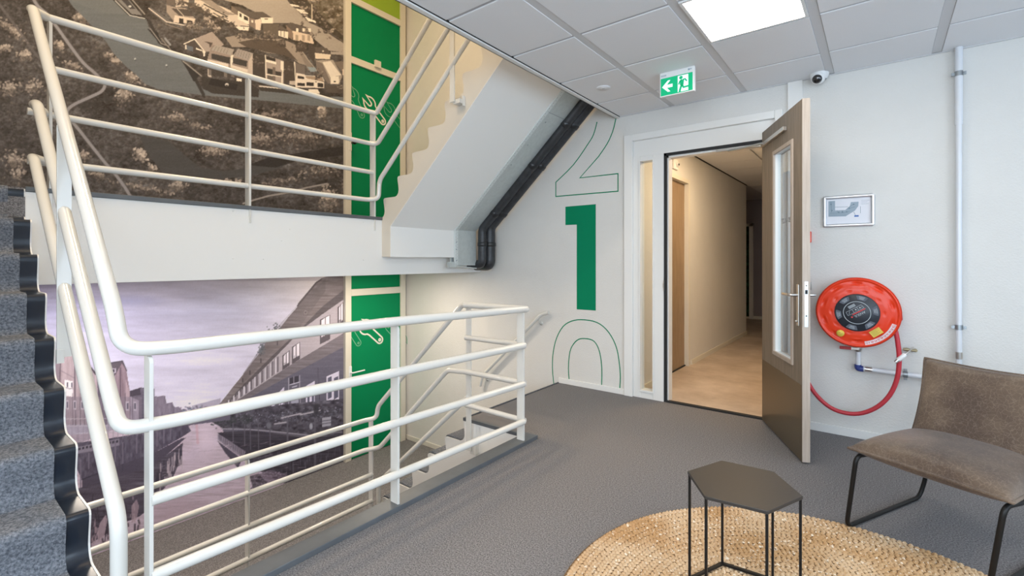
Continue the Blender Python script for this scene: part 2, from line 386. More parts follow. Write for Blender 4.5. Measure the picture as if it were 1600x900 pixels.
# ------------------------------------------------------------------ suspended ceiling: grid and tiles
ceil = thing('ceiling', 'suspended ceiling of white mineral tiles', None, (0, 0, CZ), kind='structure')
part('ceiling_slab', MB().box(-2.02, 3.0, -3.0, WY, CZ + .035, CZ + .06), M['tbar'], ceil)
XB = [-1.49 + .597 * k for k in range(-0, 8)]
YB = [3.82 - .62 * k for k in range(0, 11)]
xs = [-2.02] + XB + [2.86]; ys = [WY] + YB + [-2.86]
for x in XB:
    part('grid_bar', MB().box(x - .0245, x + .0245, -2.86, WY - .002, CZ + .0035, CZ + .03), M['tbar'], ceil)
for y in YB:
    part('cross_bar', MB().box(-2.01, 2.86, y - .010, y + .010, CZ + .006, CZ + .02), M['crossbar'], ceil)
LAMPS = [(1, 1), (1, 6), (5, 1), (5, 6), (3, 9), (1,9)]         # (column, row) of the panel lights
proto = {}
k = 0
for i in range(len(xs) - 1):
    for j in range(len(ys) - 1):
        if (i, j + 0) in [(2, 2), (2, 7), (6, 7), (6, 3), (4, 9)]: continue
        x0 = xs[i] + (.016 if i == 0 else .026); x1 = xs[i + 1] - (.026 if i + 1 < len(xs) - 1 else .0)
        y1 = ys[j] - (.012 if j else .006); y0 = ys[j + 1] + .012
        key = (round(x1 - x0, 3), round(y1 - y0, 3))
        if key not in proto:
            o = part('ceiling_tile', MB().box(x0, x1, y0, y1, CZ, CZ + .018), M['tile'], ceil, bevel=0.002)
            proto[key] = (o, x0, y0)
        else:
            o0, a, b = proto[key]
            o = o0.copy(); COL.objects.link(o); o.parent = ceil; o.location = (x0 - a, y0 - b, 0)
part('edge_profile', MB().box(-2.045, -2.005, -0.75, WY, CZ - .012, CZ + .012).box(-2.045, -2.035, -.75, WY, CZ - .012, CZ + .04), M['frame'], ceil, bevel=0.002)
part('wall_profile', MB().box(-2.0, 2.86, WY - .016, WY, CZ - .004, CZ + .0), M['tbar'], ceil)
part('shadow_gap', MB().box(-2.005, -1.997, -0.75, WY, CZ - .003, CZ + .02), M['black'], ceil)
struct('trim_7', MB().box(-2.034, -2.02, -0.75, WY, CZ + .03, 3.25), M['white'], label='white fascia above the ceiling edge')

lk = 0
for (i, j) in [(2, 2), (2, 7), (6, 7), (6, 3), (4, 9)]:  # only the first panel is in view; the rest are added to light the room
    x0, x1 = xs[i] + .026, xs[i + 1] - .026; y1, y0 = ys[j] - .012, ys[j + 1] + .012
    L = thing('ceiling_light', ['square lit panel lamp in the ceiling near the open door', 'unseen square panel lamp added for light above the middle of the room', 'unseen square panel lamp added for light near the windows', 'unseen square panel lamp added for light above the brown chair', 'unseen square panel lamp added for light by the rear window'][lk], 'lamp', ((x0 + x1) / 2, (y0 + y1) / 2, CZ), group='square panel lamps')
    f = MB(); t = .017
    f.box(x0 + t, x1 - t, y0, y0 + t, CZ - .004, CZ + .03); f.box(x0 + t, x1 - t, y1 - t, y1, CZ - .004, CZ + .03); f.box(x0, x0 + t, y0, y1, CZ - .004, CZ + .03); f.box(x1 - t, x1, y0, y1, CZ - .004, CZ + .03)
    part('frame', f, M['plastic'], L); part('diffuser', MB().box(x0 + t, x1 - t, y0 + t, y1 - t, CZ + .002, CZ + .012), M['panel'], L)
    lk += 1

# ------------------------------------------------------------------ door to the corridor: frame, sidelight, open leaf
d1 = thing('door_1', 'open oak door in a white frame with a narrow side window', None, (-1.1, WY, 0), kind='structure')
ca = MB(); CT = 0.03
ca.box(-1.95, -1.865, WY - CT, WY + .02, 0, 2.50); ca.box(-0.665, -0.61, WY - CT, WY + .02, 0, 2.50); ca.box(-1.865, -0.665, WY - CT, WY + .02, 2.437, 2.50)
part('casing', ca, M['frame'], d1, bevel=0.004)
fr = MB()
fr.box(-1.8655, -0.6645, WY + .005, WY + .10, 2.285, 2.44)            # head panel
fr.box(-1.866, -1.795, WY - .004, WY + .10, 0, 2.285); fr.box(-1.672, -1.572, WY - .004, WY + .10, 0, 2.285)
fr.box(-1.795, -1.672, WY - .003, WY + .10, 0, 0.075); fr.box(-1.795, -1.672, WY - .003, WY + .10, 2.238, 2.284)
fr.box(-0.752, -0.665, WY - .004, WY + .10, 0, 2.285)
part('door_frame', fr, M['frame'], d1, bevel=0.003)
bead = MB()
for (a, b, c, d) in ((-1.806, -1.794, .06, 2.25), (-1.674, -1.662, .06, 2.25)): bead.box(a, b, WY - .014, WY, c, d)
bead.box(-1.794, -1.674, WY - .014, WY, .06, .078); bead.box(-1.794, -1.674, WY - .014, WY, 2.236, 2.25)
part('glazing_bead', bead, M['frame'], d1, bevel=0.002)
part('pane', MB().box(-1.80, -1.668, WY + .03, WY + .038, .07, 2.24), M['glass'], d1, label='narrow clear side window')
sl = MB(); sl.box(-1.575, -1.548, WY + .006, WY + .03, 0.0, 2.285); sl.box(-1.575, -0.75, WY + .006, WY + .03, 2.262, 2.286)
part('rubber_seal', sl, M['black'], d1)
part('inner_jamb', MB().box(-1.55, -1.535, WY + .03, WY + .12, 0, 2.262).box(-1.55, -0.74, WY + .03, WY + .12, 2.245, 2.264), M['frame'], d1)
part('threshold', MB().box(-1.55, -0.74, WY + .0, WY + .045, 0, .014), M['black'], d1)
part('strike_plate', MB().box(-1.573, -1.566, WY - .008, WY - .003, 1.02, 1.12).box(-1.578, -1.572, WY - .008, WY - .003, 1.05, 1.09), M['steel'], d1)
# leaf swung into the room
hx, hy = -0.755, WY - .02
ex, ey = -0.392, 3.530
U = Vector((ex - hx, ey - hy, 0)); LW = U.length; U.normalize(); N = Vector((U.y, -U.x, 0))   # N: towards the camera's left (face in view)
if N.x > 0: N = -N
LH = 2.335; T = .045
def lb(mb, a0, a1, z0, z1, n0, n1):
    c = Vector((hx, hy, 0)) + U * (a0 + a1) / 2 + N * (n0 + n1) / 2 + Vector((0, 0, (z0 + z1) / 2))
    return mb.obox(c, U * (a1 - a0) / 2, N * (n1 - n0) / 2, Vector((0, 0, (z1 - z0) / 2)))
def lp(a, z, n): return Vector((hx, hy, z)) + U * a + N * n
ga0, ga1, gz0, gz1 = .30, LW - .175, .62, 2.095
leaf = MB()
lb(leaf, 0, ga0, .012, LH, -T, 0); lb(leaf, ga1, LW - .003, .012, LH, -T, 0); lb(leaf, ga0, ga1, .012, gz0, -T, 0); lb(leaf, ga0, ga1, gz1, LH, -T, 0)
lf = part('door_leaf', leaf, M['oakleaf'], d1)
part('edge_band', lb(MB(), LW - .003, LW, .012, LH, -T, 0), M['oakedge'], lf)
bd = MB(); q = .022
for n0, n1 in ((-.004, .010), (-T - .010, -T + .004)):
    lb(bd, ga0 - q, ga0 + .006, gz0 - q, gz1 + q, n0, n1); lb(bd, ga1 - .006, ga1 + q, gz0 - q, gz1 + q, n0, n1)
    lb(bd, ga0 + .006, ga1 - .006, gz0 - q, gz0 + .006, n0, n1); lb(bd, ga0 + .006, ga1 - .006, gz1 - .006, gz1 + q, n0, n1)
part('glazing_bead', bd, M['oakedge'], lf, bevel=0.002)
rv = MB()
lb(rv, ga0, ga0 + .004, gz0, gz1, -T, 0); lb(rv, ga1 - .004, ga1, gz0, gz1, -T, 0); lb(rv, ga0, ga1, gz0, gz0 + .004, -T, 0); lb(rv, ga0, ga1, gz1 - .004, gz1, -T, 0)
part('glazing_reveal', rv, M['frame'], lf)
part('pane', lb(MB(), ga0, ga1, gz0, gz1, -.026, -.020), M['glass'], lf)
part('kick_plate', lb(MB(), .012, LW - .006, .015, .50, 0, .0015), M['kick'], lf, label='brushed bronze kick plate')
# lever handles on both faces, long back plates, lock face plate in the edge
for sgn, n in ((1, 0.0), (-1, -T)):
    hd = MB(); za = 1.075
    lb(hd, LW - .078, LW - .044, .875, 1.145, n, n + sgn * .009)
    p0 = lp(LW - .06, za, n); p1 = p0 + N * sgn * .055
    hd.tube([p0, p1, p1 - U * .125], .0095, 10, corner=.016)
    hd.lathe([(.0, .0), (.008, .0), (.008, .012), (0, .012)], lp(LW - .06, .905, n + (.009 if sgn > 0 else -.009)), N * sgn, 10)
    part('door_handle', hd, M['steel'], lf, bevel=0.002)
pl = MB(); c = lp(LW, 1.03, -T / 2)
lb(pl, LW, LW + .0015, .875, 1.165, -T / 2 - .010, -T / 2 + .010)
part('lock_plate', pl, M['alu'], lf)
bo = MB(); lb(bo, LW + .001, LW + .004, 1.085, 1.112, -T / 2 - .007, -T / 2 + .007); lb(bo, LW + .001, LW + .003, 1.135, 1.142, -T / 2 - .004, -T / 2 + .004); lb(bo, LW + .001, LW + .003, .942, .950, -T / 2 - .004, -T / 2 + .004)
part('latch', bo, M['black'], lf)
cl = MB(); lb(cl, .30, .66, 2.222, 2.252, 0, .034)
for g in (0, 1): pass
part('closer_rail', lb(MB(), .05, .56, 2.205, 2.235, .001, .026), M['steel'], lf, bevel=0.002)
arm = MB(); a0 = lp(.13, 2.22, .03); arm.tube([a0, Vector((-1.02, WY + .025, 2.232))], .010, 8); arm.box(-1.12, -.76, WY + .015, WY + .035, 2.236, 2.256)
part('closer_arm', arm, M['steel'], d1)
text('pane_lettering', '1.20 - 1.27', .052, M['ink'], lp((ga0 + ga1) / 2, 1.585, -.0275), -U, (0, 0, 1), lf)

# ------------------------------------------------------------------ corridor beyond the door
CX0, CX1, CY0, CY1, CH = -1.86, -0.32, WY + .12, 9.12, 2.62
struct('floor_corridor', MB().box(-3.6, CX1 + .1, WY + .02, 11.7, -.12, .004), M['stone'])
wl = MB(); wl.box(CX0 - .12, CX0, CY0, 5.02, 0, CH + .3); wl.box(CX0 - .12, CX0, 5.97, CY1, 0, CH + .3); wl.box(CX0 - .12, CX0, 5.02, 5.97, 2.285, CH + .3)
struct('wall_corridor_left', wl, M['wall'])
struct('wall_corridor_right', MB().box(CX1, CX1 + .12, CY0, 11.7, 0, CH + .3), M['wall'])
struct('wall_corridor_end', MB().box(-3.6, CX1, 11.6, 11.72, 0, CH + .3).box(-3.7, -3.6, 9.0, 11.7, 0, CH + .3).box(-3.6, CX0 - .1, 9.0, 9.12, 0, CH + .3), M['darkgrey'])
struct('baseboard_corridor', MB().box(CX0, CX0 + .014, CY0, 4.96, 0, .065).box(CX0, CX0 + .014, 6.03, CY1, 0, .065).box(-3.5, CX1, 11.586, 11.6, 0, .07), M['beige'])
cc = thing('ceiling_corridor', 'suspended ceiling of the corridor', None, (0, 0, CH), kind='structure')
part('ceiling_slab', MB().box(-3.6, CX1, CY0, 11.7, CH + .03, CH + .05), M['tbar'], cc)
cxs = [CX0 + .01, -1.22, -.62, CX1]; cys = [WY + .13 + .6 * i for i in range(13)]
first = {}
for i in range(3):
    for j in range(12):
        if i == 1 and j == 1: continue
        x0, x1 = cxs[i] + .012, cxs[i + 1] - .012; y0, y1 = cys[j] + .006, cys[j + 1] - .006
        if i not in first: first[i] = (part('ceiling_tile', MB().box(x0, x1, y0, y1, CH, CH + .015), M['tile'], cc), y0)
        else:
            c = first[i][0].copy(); COL.objects.link(c); c.parent = cc; c.location = (0, y0 - first[i][1], 0)
part('shadow_gap', MB().box(CX0, CX0 + .012, CY0, CY1, CH - .004, CH + .01), M['black'], cc)
Lc = thing('ceiling_light', 'warm square panel lamp in the corridor ceiling', 'lamp', (-.92, 5.3, CH))
part('diffuser', MB().box(-1.20, -.64, cys[1] + .01, cys[2] - .01, CH + .001, CH + .012), M['warmpanel'], Lc)
# oak door in the corridor wall
d4 = thing('door_4', 'closed warm oak door in the corridor wall', None, (CX0, 5.5, 0), kind='structure')
part('door_leaf', MB().box(CX0 - .075, CX0 - .045, 5.07, 5.92, .012, 2.24), M['oakwarm'], d4)
part('door_frame', MB().box(CX0 - .10, CX0 + .008, 5.00, 5.07, 0, 2.29).box(CX0 - .10, CX0 + .008, 5.92, 5.975, 0, 2.29).box(CX0 - .10, CX0 + .008, 5.07, 5.92, 2.24, 2.29), M['beige'], d4, bevel=0.003)
part('peephole', MB().lathe([(0, 0), (.009, 0), (.009, .006), (0, .006)], (CX0 - .046, 5.46, 1.42), (1, 0, 0), 10), M['steel'], d4)
part('threshold', MB().box(CX0 - .09, CX0 - .03, 5.07, 5.92, 0, .016), M['black'], d4)
# far door
d5 = thing('door_5', 'far door with a dark green glass strip', None, (-2.4, 11.55, 0), kind='structure')
part('door_frame', MB().box(-2.30, -2.22, 11.55, 11.6, 0, 2.12).box(-3.3, -2.22, 11.55, 11.6, 2.06, 2.12), M['frame'], d5)
part('pane', MB().box(-3.3, -2.30, 11.575, 11.6, .05, 2.06), M['door5glass'], d5)
em = thing('wall_sounder', 'small white wall box above the oak door in the corridor', 'alarm', (CX0, 5.43, 2.4))
part('housing', MB().box(CX0, CX0 + .022, 5.35, 5.50, 2.34, 2.455), M['plastic'], em, bevel=0.008)
part('sensor_dome', MB().lathe([(0, .03), (.018, .026), (.026, .014), (.028, 0)], (CX0 + .02, 5.45, 2.395), (1, 0, 0), 12), M['plastic'], em)
part('sensor_eye', MB().box(CX0 + .045, CX0 + .053, 5.43, 5.45, 2.385, 2.405), M['ink'], em)

# ------------------------------------------------------------------ green service doors on the stairwell wall
WX = -5.20
def wrench(scale, org, ang, m, parent, wd):
    """open-ended wrench as a painted outline; org = centre of the handle hole, ang = direction of the handle in the wall plane"""
    R = .115; hd = .72; HR = .235
    P = []
    for k in range(9):                                   # rounded handle end
        a = math.pi / 2 + math.pi * k / 8; P.append((R * math.cos(a), R * math.sin(a)))
    a_in = math.asin(R / HR)
    P.append((hd - .28, -R))
    for k in range(7):
        a = -(math.pi - .62) + (math.pi - .62 - .62) * k / 6; P.append((hd + HR * math.cos(a), HR * math.sin(a)))
    P += [(hd + .27, -.10), (hd + .02, -.075)]
    for k in range(7):
        a = -math.pi / 2 - math.pi * k / 6; P.append((hd + .0 + .075 * math.cos(a), .0 + .075 * math.sin(a)))
    P += [(hd + .27, .10)]
    for k in range(7):
        a = .62 + (math.pi - 1.24) * k / 6; P.append((hd + HR * math.cos(a), HR * math.sin(a)))
    P.append((hd - .28, R))
    ca, sa = math.cos(ang), math.sin(ang)
    def W(p): return Vector((org[0], org[1] + scale * (p[0] * ca - p[1] * sa), org[2] + scale * (p[0] * sa + p[1] * ca)))
    mb = MB().strip([W(p) for p in P], (1, 0, 0), wd, .0012, closed=True)
    h = [(.035 * math.cos(2 * math.pi * k / 12), .035 * math.sin(2 * math.pi * k / 12)) for k in range(12)]
    mb.strip([W(p) for p in h], (1, 0, 0), wd, .0012, closed=True)
    part('wrench_print', mb, m, parent)
def service_door(n, zf, ztop, lime, label, handle):
    d = thing('door_%d' % n, label, None, (WX, 3.8, zf), kind='structure')
    y0, y1 = 3.325, 4.255; ft = .062; zb = zf + 2.03
    f = MB(); f.box(WX, WX + .05, y0, y0 + ft + .02, zf, ztop); f.box(WX, WX + .05, y1 - ft - .02, y1, zf, ztop); f.box(WX, WX + .05, y0 + ft + .02, y1 - ft - .02, zb, zb + .085)
    if lime: f.box(WX, WX + .05, y0 + ft + .02, y1 - ft - .02, zf + 2.78, zf + 2.86)
    part('door_frame', f, M['beige'], d, bevel=0.004)
    part('door_leaf', MB().box(WX, WX + .028, y0 + ft, y1 - ft, zf + .01, zb), M['greendoor'], d)
    part('panel', MB().box(WX, WX + .022, y0 + ft, y1 - ft, zb + .08, zf + 2.79 if lime else ztop), M['greendoor'], d)
    if lime: part('panel', MB().box(WX, WX + .022, y0 + ft, y1 - ft, zf + 2.85, ztop), M['lime'], d, label='lime green panel above the green one')
    h = MB()
    h.box(WX + .028, WX + .055, y0 + .045, y0 + .088, zf + .94, zf + 1.17)
    part('handle_plate', h, M['plastic'] if handle == 'lever' else M['beige'], d, bevel=0.01)
    if handle == 'lever': part('door_handle', MB().tube([(WX + .04, y0 + .068, zf + 1.09), (WX + .095, y0 + .068, zf + 1.09), (WX + .095, y0 + .24, zf + 1.095)], .009, 8, corner=.02), M['plastic'], d)
    else: part('lock_knob', MB().lathe([(.012, 0), (.012, .04), (.026, .05), (.026, .07), (0, .075)], (WX + .05, y0 + .085, zf + 1.04), (1, 0, 0), 12), M['blackmetal'], d)
    return d
d2 = service_door(2, 1.71, 5.49, True, 'green painted service door on the upper half landing', 'knob')
part('contact_switch', MB().box(WX + .045, WX + .075, 3.74, 3.83, 3.795, 3.885), M['beige'], d2, bevel=0.004)
d3 = service_door(3, -1.17, 1.16, False, 'green painted service door on the lower half landing', 'lever')
def wr_at(px0, px1, m, parent, wd):
    a = on_x(*px0, WX + .029); b = on_x(*px1, WX + .029)      # handle hole, middle of the head
    v = b - a; wrench(v.length / .72, a, math.atan2(v.z, v.y), m, parent, wd)
wr_at((598.0, 189.5), (577.5, 162), M['wrench'], d2, .020)
wr_at((565.2, 179.5), (551.5, 148), M['wrenchfaint'], d2, .010)
wr_at((629, 199), (609, 172), M['wrenchfaint'], d2, .010)
wr_at((593.3, 531), (571.5, 511), M['wrench'], d3, .020)
wr_at((560.0, 536), (546.0, 514), M['wrenchfaint'], d3, .010)
wr_at((607.0, 510.5), (627, 533), M['wrenchfaint'], d3, .010)

# ------------------------------------------------------------------ painted number 2 1 0 on the back wall
num = thing('painted_number', 'tall green number 2 1 0 painted down the white wall, only the 1 filled in', 'wall lettering', (-2.4, WY, 1.3))
def wpts(L): return [on_y(x, y, WY) for x, y in L]
def arcify(L, k=3):
    """Catmull-Rom through pixel points"""
    out = []
    for i in range(len(L) - 1):
        p0 = L[max(i - 1, 0)]; p1 = L[i]; p2 = L[i + 1]; p3 = L[min(i + 2, len(L) - 1)]
        for t in range(k):
            s_ = t / k
            out.append(tuple(0.5 * ((2 * p1[a]) + (-p0[a] + p2[a]) * s_ + (2 * p0[a] - 5 * p1[a] + 4 * p2[a] - p3[a]) * s_ ** 2 + (-p0[a] + 3 * p1[a] - 3 * p2[a] + p3[a]) * s_ ** 3) for a in (0, 1)))
    return out + [L[-1]]
two = [(962.3, 185.5), (957.5, 205), (948.8, 224.5), (935, 245)]
two2 = [(868.5, 284.8), (896, 257.5), (918.8, 225), (927.5, 210), (933, 190.5)]
L2 = arcify(two) + [(906, 278), (965.7, 271.3), (965.7, 298.8), (868.5, 307)] + arcify(two2)
part('digit_two', MB().strip(wpts(L2), (0, -1, 0), .0105, .0008), M['green1'], num, label='outlined figure 2')
o1 = MB(); P1 = [p + Vector((0, -.0008, 0)) for p in wpts([(883.5, 323), (931, 319), (931, 485.3), (901.2, 483.3), (901.2, 351), (883.5, 351.7)])]
o1.add(P1, [(5, 4, 1, 0), (4, 3, 2, 1)]); part('digit_one', o1, M['green1'], num, label='solid green figure 1')
zo = [(865.5, 601), (863.2, 575), (864.5, 550), (870, 527.5), (880, 510), (892.5, 502), (907.5, 499.5), (927.5, 502), (942.5, 510), (955, 525), (963.8, 545), (968, 570), (969.3, 590), (968.3, 608.5)]
zi = [(889.5, 595), (888.2, 575), (890.5, 550), (896.2, 537.5), (903.8, 530.5), (912.5, 529), (925, 531.2), (932.5, 538.8), (937.5, 552.5), (940, 570), (940.5, 585), (940, 603.5)]
part('digit_zero', MB().strip(wpts(arcify(zo)), (0, -1, 0), .0105, .0008).strip(wpts(arcify(zi)), (0, -1, 0), .0105, .0008), M['green1'], num, label='outlined figure 0')

# ================================================================== STAIRS
def riser_profile(X, zt, rise, s):
    """rounded, slightly undercut riser from the nose (X, zt) down to zt - rise; s = direction of ascent"""
    pts = []
    for (dx, dz) in ((0.026, 0.0), (0.016, -.0015), (0.008, -.005), (0.003, -.010), (0.0, -.019), (0.002, -.040), (.008, -.070), (.014, -.100), (.017, -.130), (.012, -.152), (.003, -.168), (-.010, -.180), (-.024, -.187), (-.042, -rise)):
        pts.append((X + s * dx, zt + (dz if dz != -rise else -rise)))
    return pts
def flight_profile(x0, zb, rise, going, n, s, sub=.0):
    """sawtooth from the foot of the flight up to its top step"""
    P = []
    for k in range(n):
        r = riser_profile(x0 + s * going * k, zb + rise * (k + 1), rise, s)[::-1]
        P += r
    return P
def flight(name, label, x0, zb, rise, going, n, s, y0, y1, yc0, yc1, stringer_side, soffit, loc, last_tread, plate=None, vin='vinyl'):
    st = thing(name, label, 'staircase', loc)
    for k in range(n):
        X = x0 + s * going * k; zt = zb + rise * (k + 1)
        r = riser_profile(X, zt, rise, s)
        back = X + s * (going - .005) if k < n - 1 else X + s * last_tread
        pts = [(back, zt)] + r + [(X + s * .06, zt - rise), (X + s * .06, zt - .03), (back, zt - .03)]
        stp = part('step', MB().prism([(x, y0, z) for x, z in pts], (0, y1 - y0, 0)), M[vin], st, round_=38)
        c = .007
        up = [(back, zt + c)] + [(x - s * c, z + (c if i == 0 else (c * .8 if i == 1 else (c * .5 if i == 2 else 0)))) for i, (x, z) in enumerate(r)]
        up[-1] = (up[-1][0], up[-1][1] + c)
        lo = [(x, z) for x, z in [(back, zt)] + r][::-1]
        part('stair_carpet', MB().prism([(x, yc0, z) for x, z in up + lo], (0, yc1 - yc0, 0)), M['stepcarpet'], stp, round_=50)
    for nm, (ya, yb), m, lift in plate:
        pr = [(x, z) for x, z in flight_profile(x0, zb, rise, going, n, s)]
        pr = [(x, z + lift) for x, z in pr]
        part(nm, MB().prism([(x, ya, z) for x, z in pr + soffit], (0, yb - ya, 0)), m, st)
    return st
# left flight: nine carpeted steps up to the half landing (ascends towards -X)
XA = -2.085; G1 = .2157
tan1 = .19 / G1
flight('staircase', 'grey carpeted stairs with dark vinyl edges at the left, behind the handrail', XA, 0, .19, G1, 9, -1, -.75, .425, -.75, .362, 1,
       [(-3.83, 1.71), (-3.83, 1.30), (-2.30, -.02), (-2.06, -.02)], (-2.9, -.15, 0), .05,
       plate=[('stair_stringer', (.425, .431), M['plate'], .002)])
# stairs down to the lower half landing
x6 = -2.718; g2 = .215
flight('staircase', 'lower stairs going down beside the back wall, grey carpet on white steps', x6 - 5 * g2, -1.17, .195, g2, 6, 1, 2.855, WY - .005, 2.862, WY - .006, -1,
       [(-2.30, 0.0 - .012), (-2.30, -.55), (-3.55, -1.17), (-3.80, -1.17)], (-3.3, 3.5, -1.17), .02,
       plate=[('stair_stringer', (2.845, 2.855), M['plate'], -.003)], vin='curb')
# stairs up from the half landing, seen from below
sof = [(-2.28, 3.22), (-2.28, 2.885), (-3.677, 1.628), (-3.677, 1.336), (-3.806, 1.336)]
flight('staircase', 'upper stairs seen from below with smooth white underside and stepped edge', -3.781, 1.71, .19, .209, 8, 1, 2.87, 3.68, 2.88, 3.68, -1,
       sof, (-3.2, 3.3, 1.71), .02, plate=[('stair_stringer', (2.852, 3.70), M['stringer'], .0)], vin='plate')
part('end_panel', MB().box(-3.677, -3.673, 2.8525, 3.6995, 1.333, 1.6245), M['white'], bpy.data.objects['staircase.002'])

part('underside_panel', MB().prism([(-3.677, 2.8525, 1.628), (-2.28, 2.8525, 2.885), (-2.279, 2.8525, 2.881), (-3.673, 2.8525, 1.6245)], (0, .847, 0)), M['white'], bpy.data.objects['staircase.002'])
# ================================================================== RAILINGS
R1, R2 = .0245, .021
def post(name, parent, x0, x1, yc, z0, z1, th=.012, axis='x'):
    """flat bar post; wide side along x, rounded top"""
    mb = MB(); n = 6
    if axis == 'x':
        r = (x1 - x0) * .38
        pts = [(x0, yc - th / 2, z0), (x1, yc - th / 2, z0)]
        for k in range(n + 1):
            a = math.pi / 2 * k / n; pts.append((x1 - r + r * math.cos(a), yc - th / 2, z1 - r + r * math.sin(a)))
        pts.append((x0, yc - th / 2, z1)); mb.prism(pts, (0, th, 0))
    else:   # wide side along y, thin along x
        yw = (x1 - x0)
        mb.box(yc - th / 2, yc + th / 2, x0, x1, z0, z1)
    return part(name, mb, M['rail'], parent, bevel=0.0012)
XR = -2.015
# --- railing of our floor, running on up the left flight
ra = thing('stair_railing', 'white tube railing along the kerb of the floor, rising with the left stairs', 'railing', (XR, 1.6, 0))
part('top_rail', MB().tube([(-2.60, 2.74, .948), (XR + .025, 2.74, .952), (XR + .025, 2.70, .956), (-1.99, 1.593, .982), (-1.995, .60, .990), (-2.01, .452, 1.0), (-2.085, .452, 1.125), (-3.73, .452, 2.70), (-3.775, .452, 2.715), (-3.83, .52, 2.715)], R1, 28, corner=.07, csteps=10), M['rail'], ra)
part('middle_rail', MB().tube([(-1.99, 2.70, .699), (-1.99, 1.593, .717), (-1.995, .60, .727), (-2.01, .452, .733), (-2.10, .452, .785), (-3.60, .452, 2.150), (-3.72, .452, 2.165), (-3.80, .50, 2.155)], R1 * .98, 26, corner=.08), M['rail'], ra)
part('lower_rail', MB().tube([(-1.99, 2.70, .427), (-1.99, 1.593, .453), (-1.995, .53, .470)], R2, 20), M['rail'], ra)
part('lower_rail', MB().tube([(-1.99, 2.70, .161), (-1.99, 1.593, .184), (-1.995, .53, .205)], R2, 20), M['rail'], ra)
part('lower_rail', MB().tube([(-2.035, .452, -.1), (-2.035, .452, .42), (-3.70, .452, 1.862), (-3.765, .452, 1.880), (-3.80, .50, 1.872)], R1 * .98, 26, corner=.07), M['rail'], ra)
for (yy, zt, z0) in ((.530, .968, -.15), (1.593, .960, .02), (2.697, .938, .02)):
    post('post', ra, -2.045, -1.984, yy, z0, zt)
post('post', ra, .426, .476, -2.905, .865, 1.905, axis='y')
part('post_fixing', MB().box(-2.915, -2.895, .425, .45, .84, .90), M['rail'], ra)
# return rails at the head of the stairs down
for z0_, z1_ in ((.699, .688), (.427, .42), (.161, .155)):
    if z0_ != .427: part('return_rail', MB().tube([(-1.995, 2.72, z0_), (-2.60, 2.75, z1_)], R2 * .95, 12), M['rail'], ra)
# --- railing of the lower flight and the lower half landing
rb = thing('stair_railing', 'white tube railing of the lower stairs and the lower half landing', 'railing', (-3.83, 1.6, -1.17))
YS = 2.775
part('top_rail', MB().tube([(-2.59, 2.745, .946), (-2.655, 2.765, .940), (-3.765, YS, -.085), (-3.785, YS, -.20), (-3.83, 2.68, -.205), (-3.83, .40, -.205)], R2, 20, corner=.05), M['rail'], rb)
part('middle_rail', MB().tube([(-1.995, 2.72, .427), (-2.60, 2.765, .412), (-2.83, YS, .392), (-3.74, YS, -.47), (-3.83, 2.68, -.485), (-3.83, .40, -.485)], R2, 20, corner=.04), M['rail'], rb)
part('lower_rail', MB().tube([(-2.60, 2.775, .21), (-3.75, YS, -.80), (-3.765, YS, -1.17)], R2, 20, corner=.06), M['rail'], rb)
part('lower_rail', MB().tube([(-3.83, 2.76, -.74), (-3.83, .40, -.74)], R2, 12), M['rail'], rb)
part('lower_rail', MB().tube([(-3.83, 2.76, -.99), (-3.83, .40, -.99)], R2, 12), M['rail'], rb)
post('post', rb, -2.625, -2.575, 2.785, -.22, .935)
part('post_fixing', MB().box(-2.60, -2.545, 2.80, 2.846, -.25, -.16), M['rail'], rb)
for yy in (.53, 1.634, 2.755):
    post('post', rb, -3.875, -3.815, yy, -1.17, -.225)
# --- railing of the upper half landing and the flight above
rc = thing('stair_railing', 'white tube railing along the upper half landing and up the flight above', 'railing', (-3.83, 1.6, 1.71))
part('top_rail', MB().tube([(-3.83, .50, 2.715), (-3.83, 2.70, 2.712), (-3.79, YS, 2.700), (-3.755, YS, 2.73), (-2.30, YS, 4.02)], R2 * 1.05, 20, corner=.05), M['rail'], rc)
part('middle_rail', MB().tube([(-3.83, .535, 2.420), (-3.83, 2.72, 2.412), (-3.775, YS, 2.405), (-2.30, YS, 3.665)], R2, 20, corner=.05), M['rail'], rc)
part('lower_rail', MB().tube([(-3.83, .44, 2.150), (-3.83, 2.767, 2.140)], R2, 12), M['rail'], rc)
part('lower_rail', MB().tube([(-3.83, .44, 1.868), (-3.83, 2.72, 1.875), (-3.755, YS, 1.885), (-3.742, YS, 2.055), (-2.30, YS, 3.325)], R2, 20, corner=.05), M['rail'], rc)
for yy in (.532, 1.634, 2.767):
    post('post', rc, -3.872, -3.812, yy, 1.71, 2.70)
    part('post_tongue', MB().box(-3.812, -3.798, yy - .006, yy + .008, 1.585, 2.68), M['rail'], rc, bevel=0.001)
post('post', rc, -2.80, -2.75, YS, 2.60, 3.62)
part('post_fixing', MB().box(-2.775, -2.70, YS + .01, 2.85, 2.585, 2.62).box(-2.708, -2.698, YS + .045, 2.85, 2.57, 2.65), M['rail'], rc)
# --- handrail on the back wall
hr = thing('wall_handrail', 'white handrail sloping down the back wall beside the number 0', 'handrail', (-2.9, WY, .7))
part('rail_tube', MB().tube([(-2.80, 4.245, .745), (-2.90, 4.245, .715), (-3.74, 4.245, -.07), (-3.78, 4.245, -.20)], .020, 12, corner=.05), M['rail'], hr)
for (x, z) in ((-2.93, .675), (-3.70, -.06)):
    part('bracket', MB().tube([(x, 4.245, z), (x, 4.265, z - .06), (x, WY, z - .06)], .006, 8, corner=.015).lathe([(0, 0), (.024, 0), (.024, .005), (0, .005)], (x, WY - .005, z - .06), (0, 1, 0), 12), M['rail'], hr)

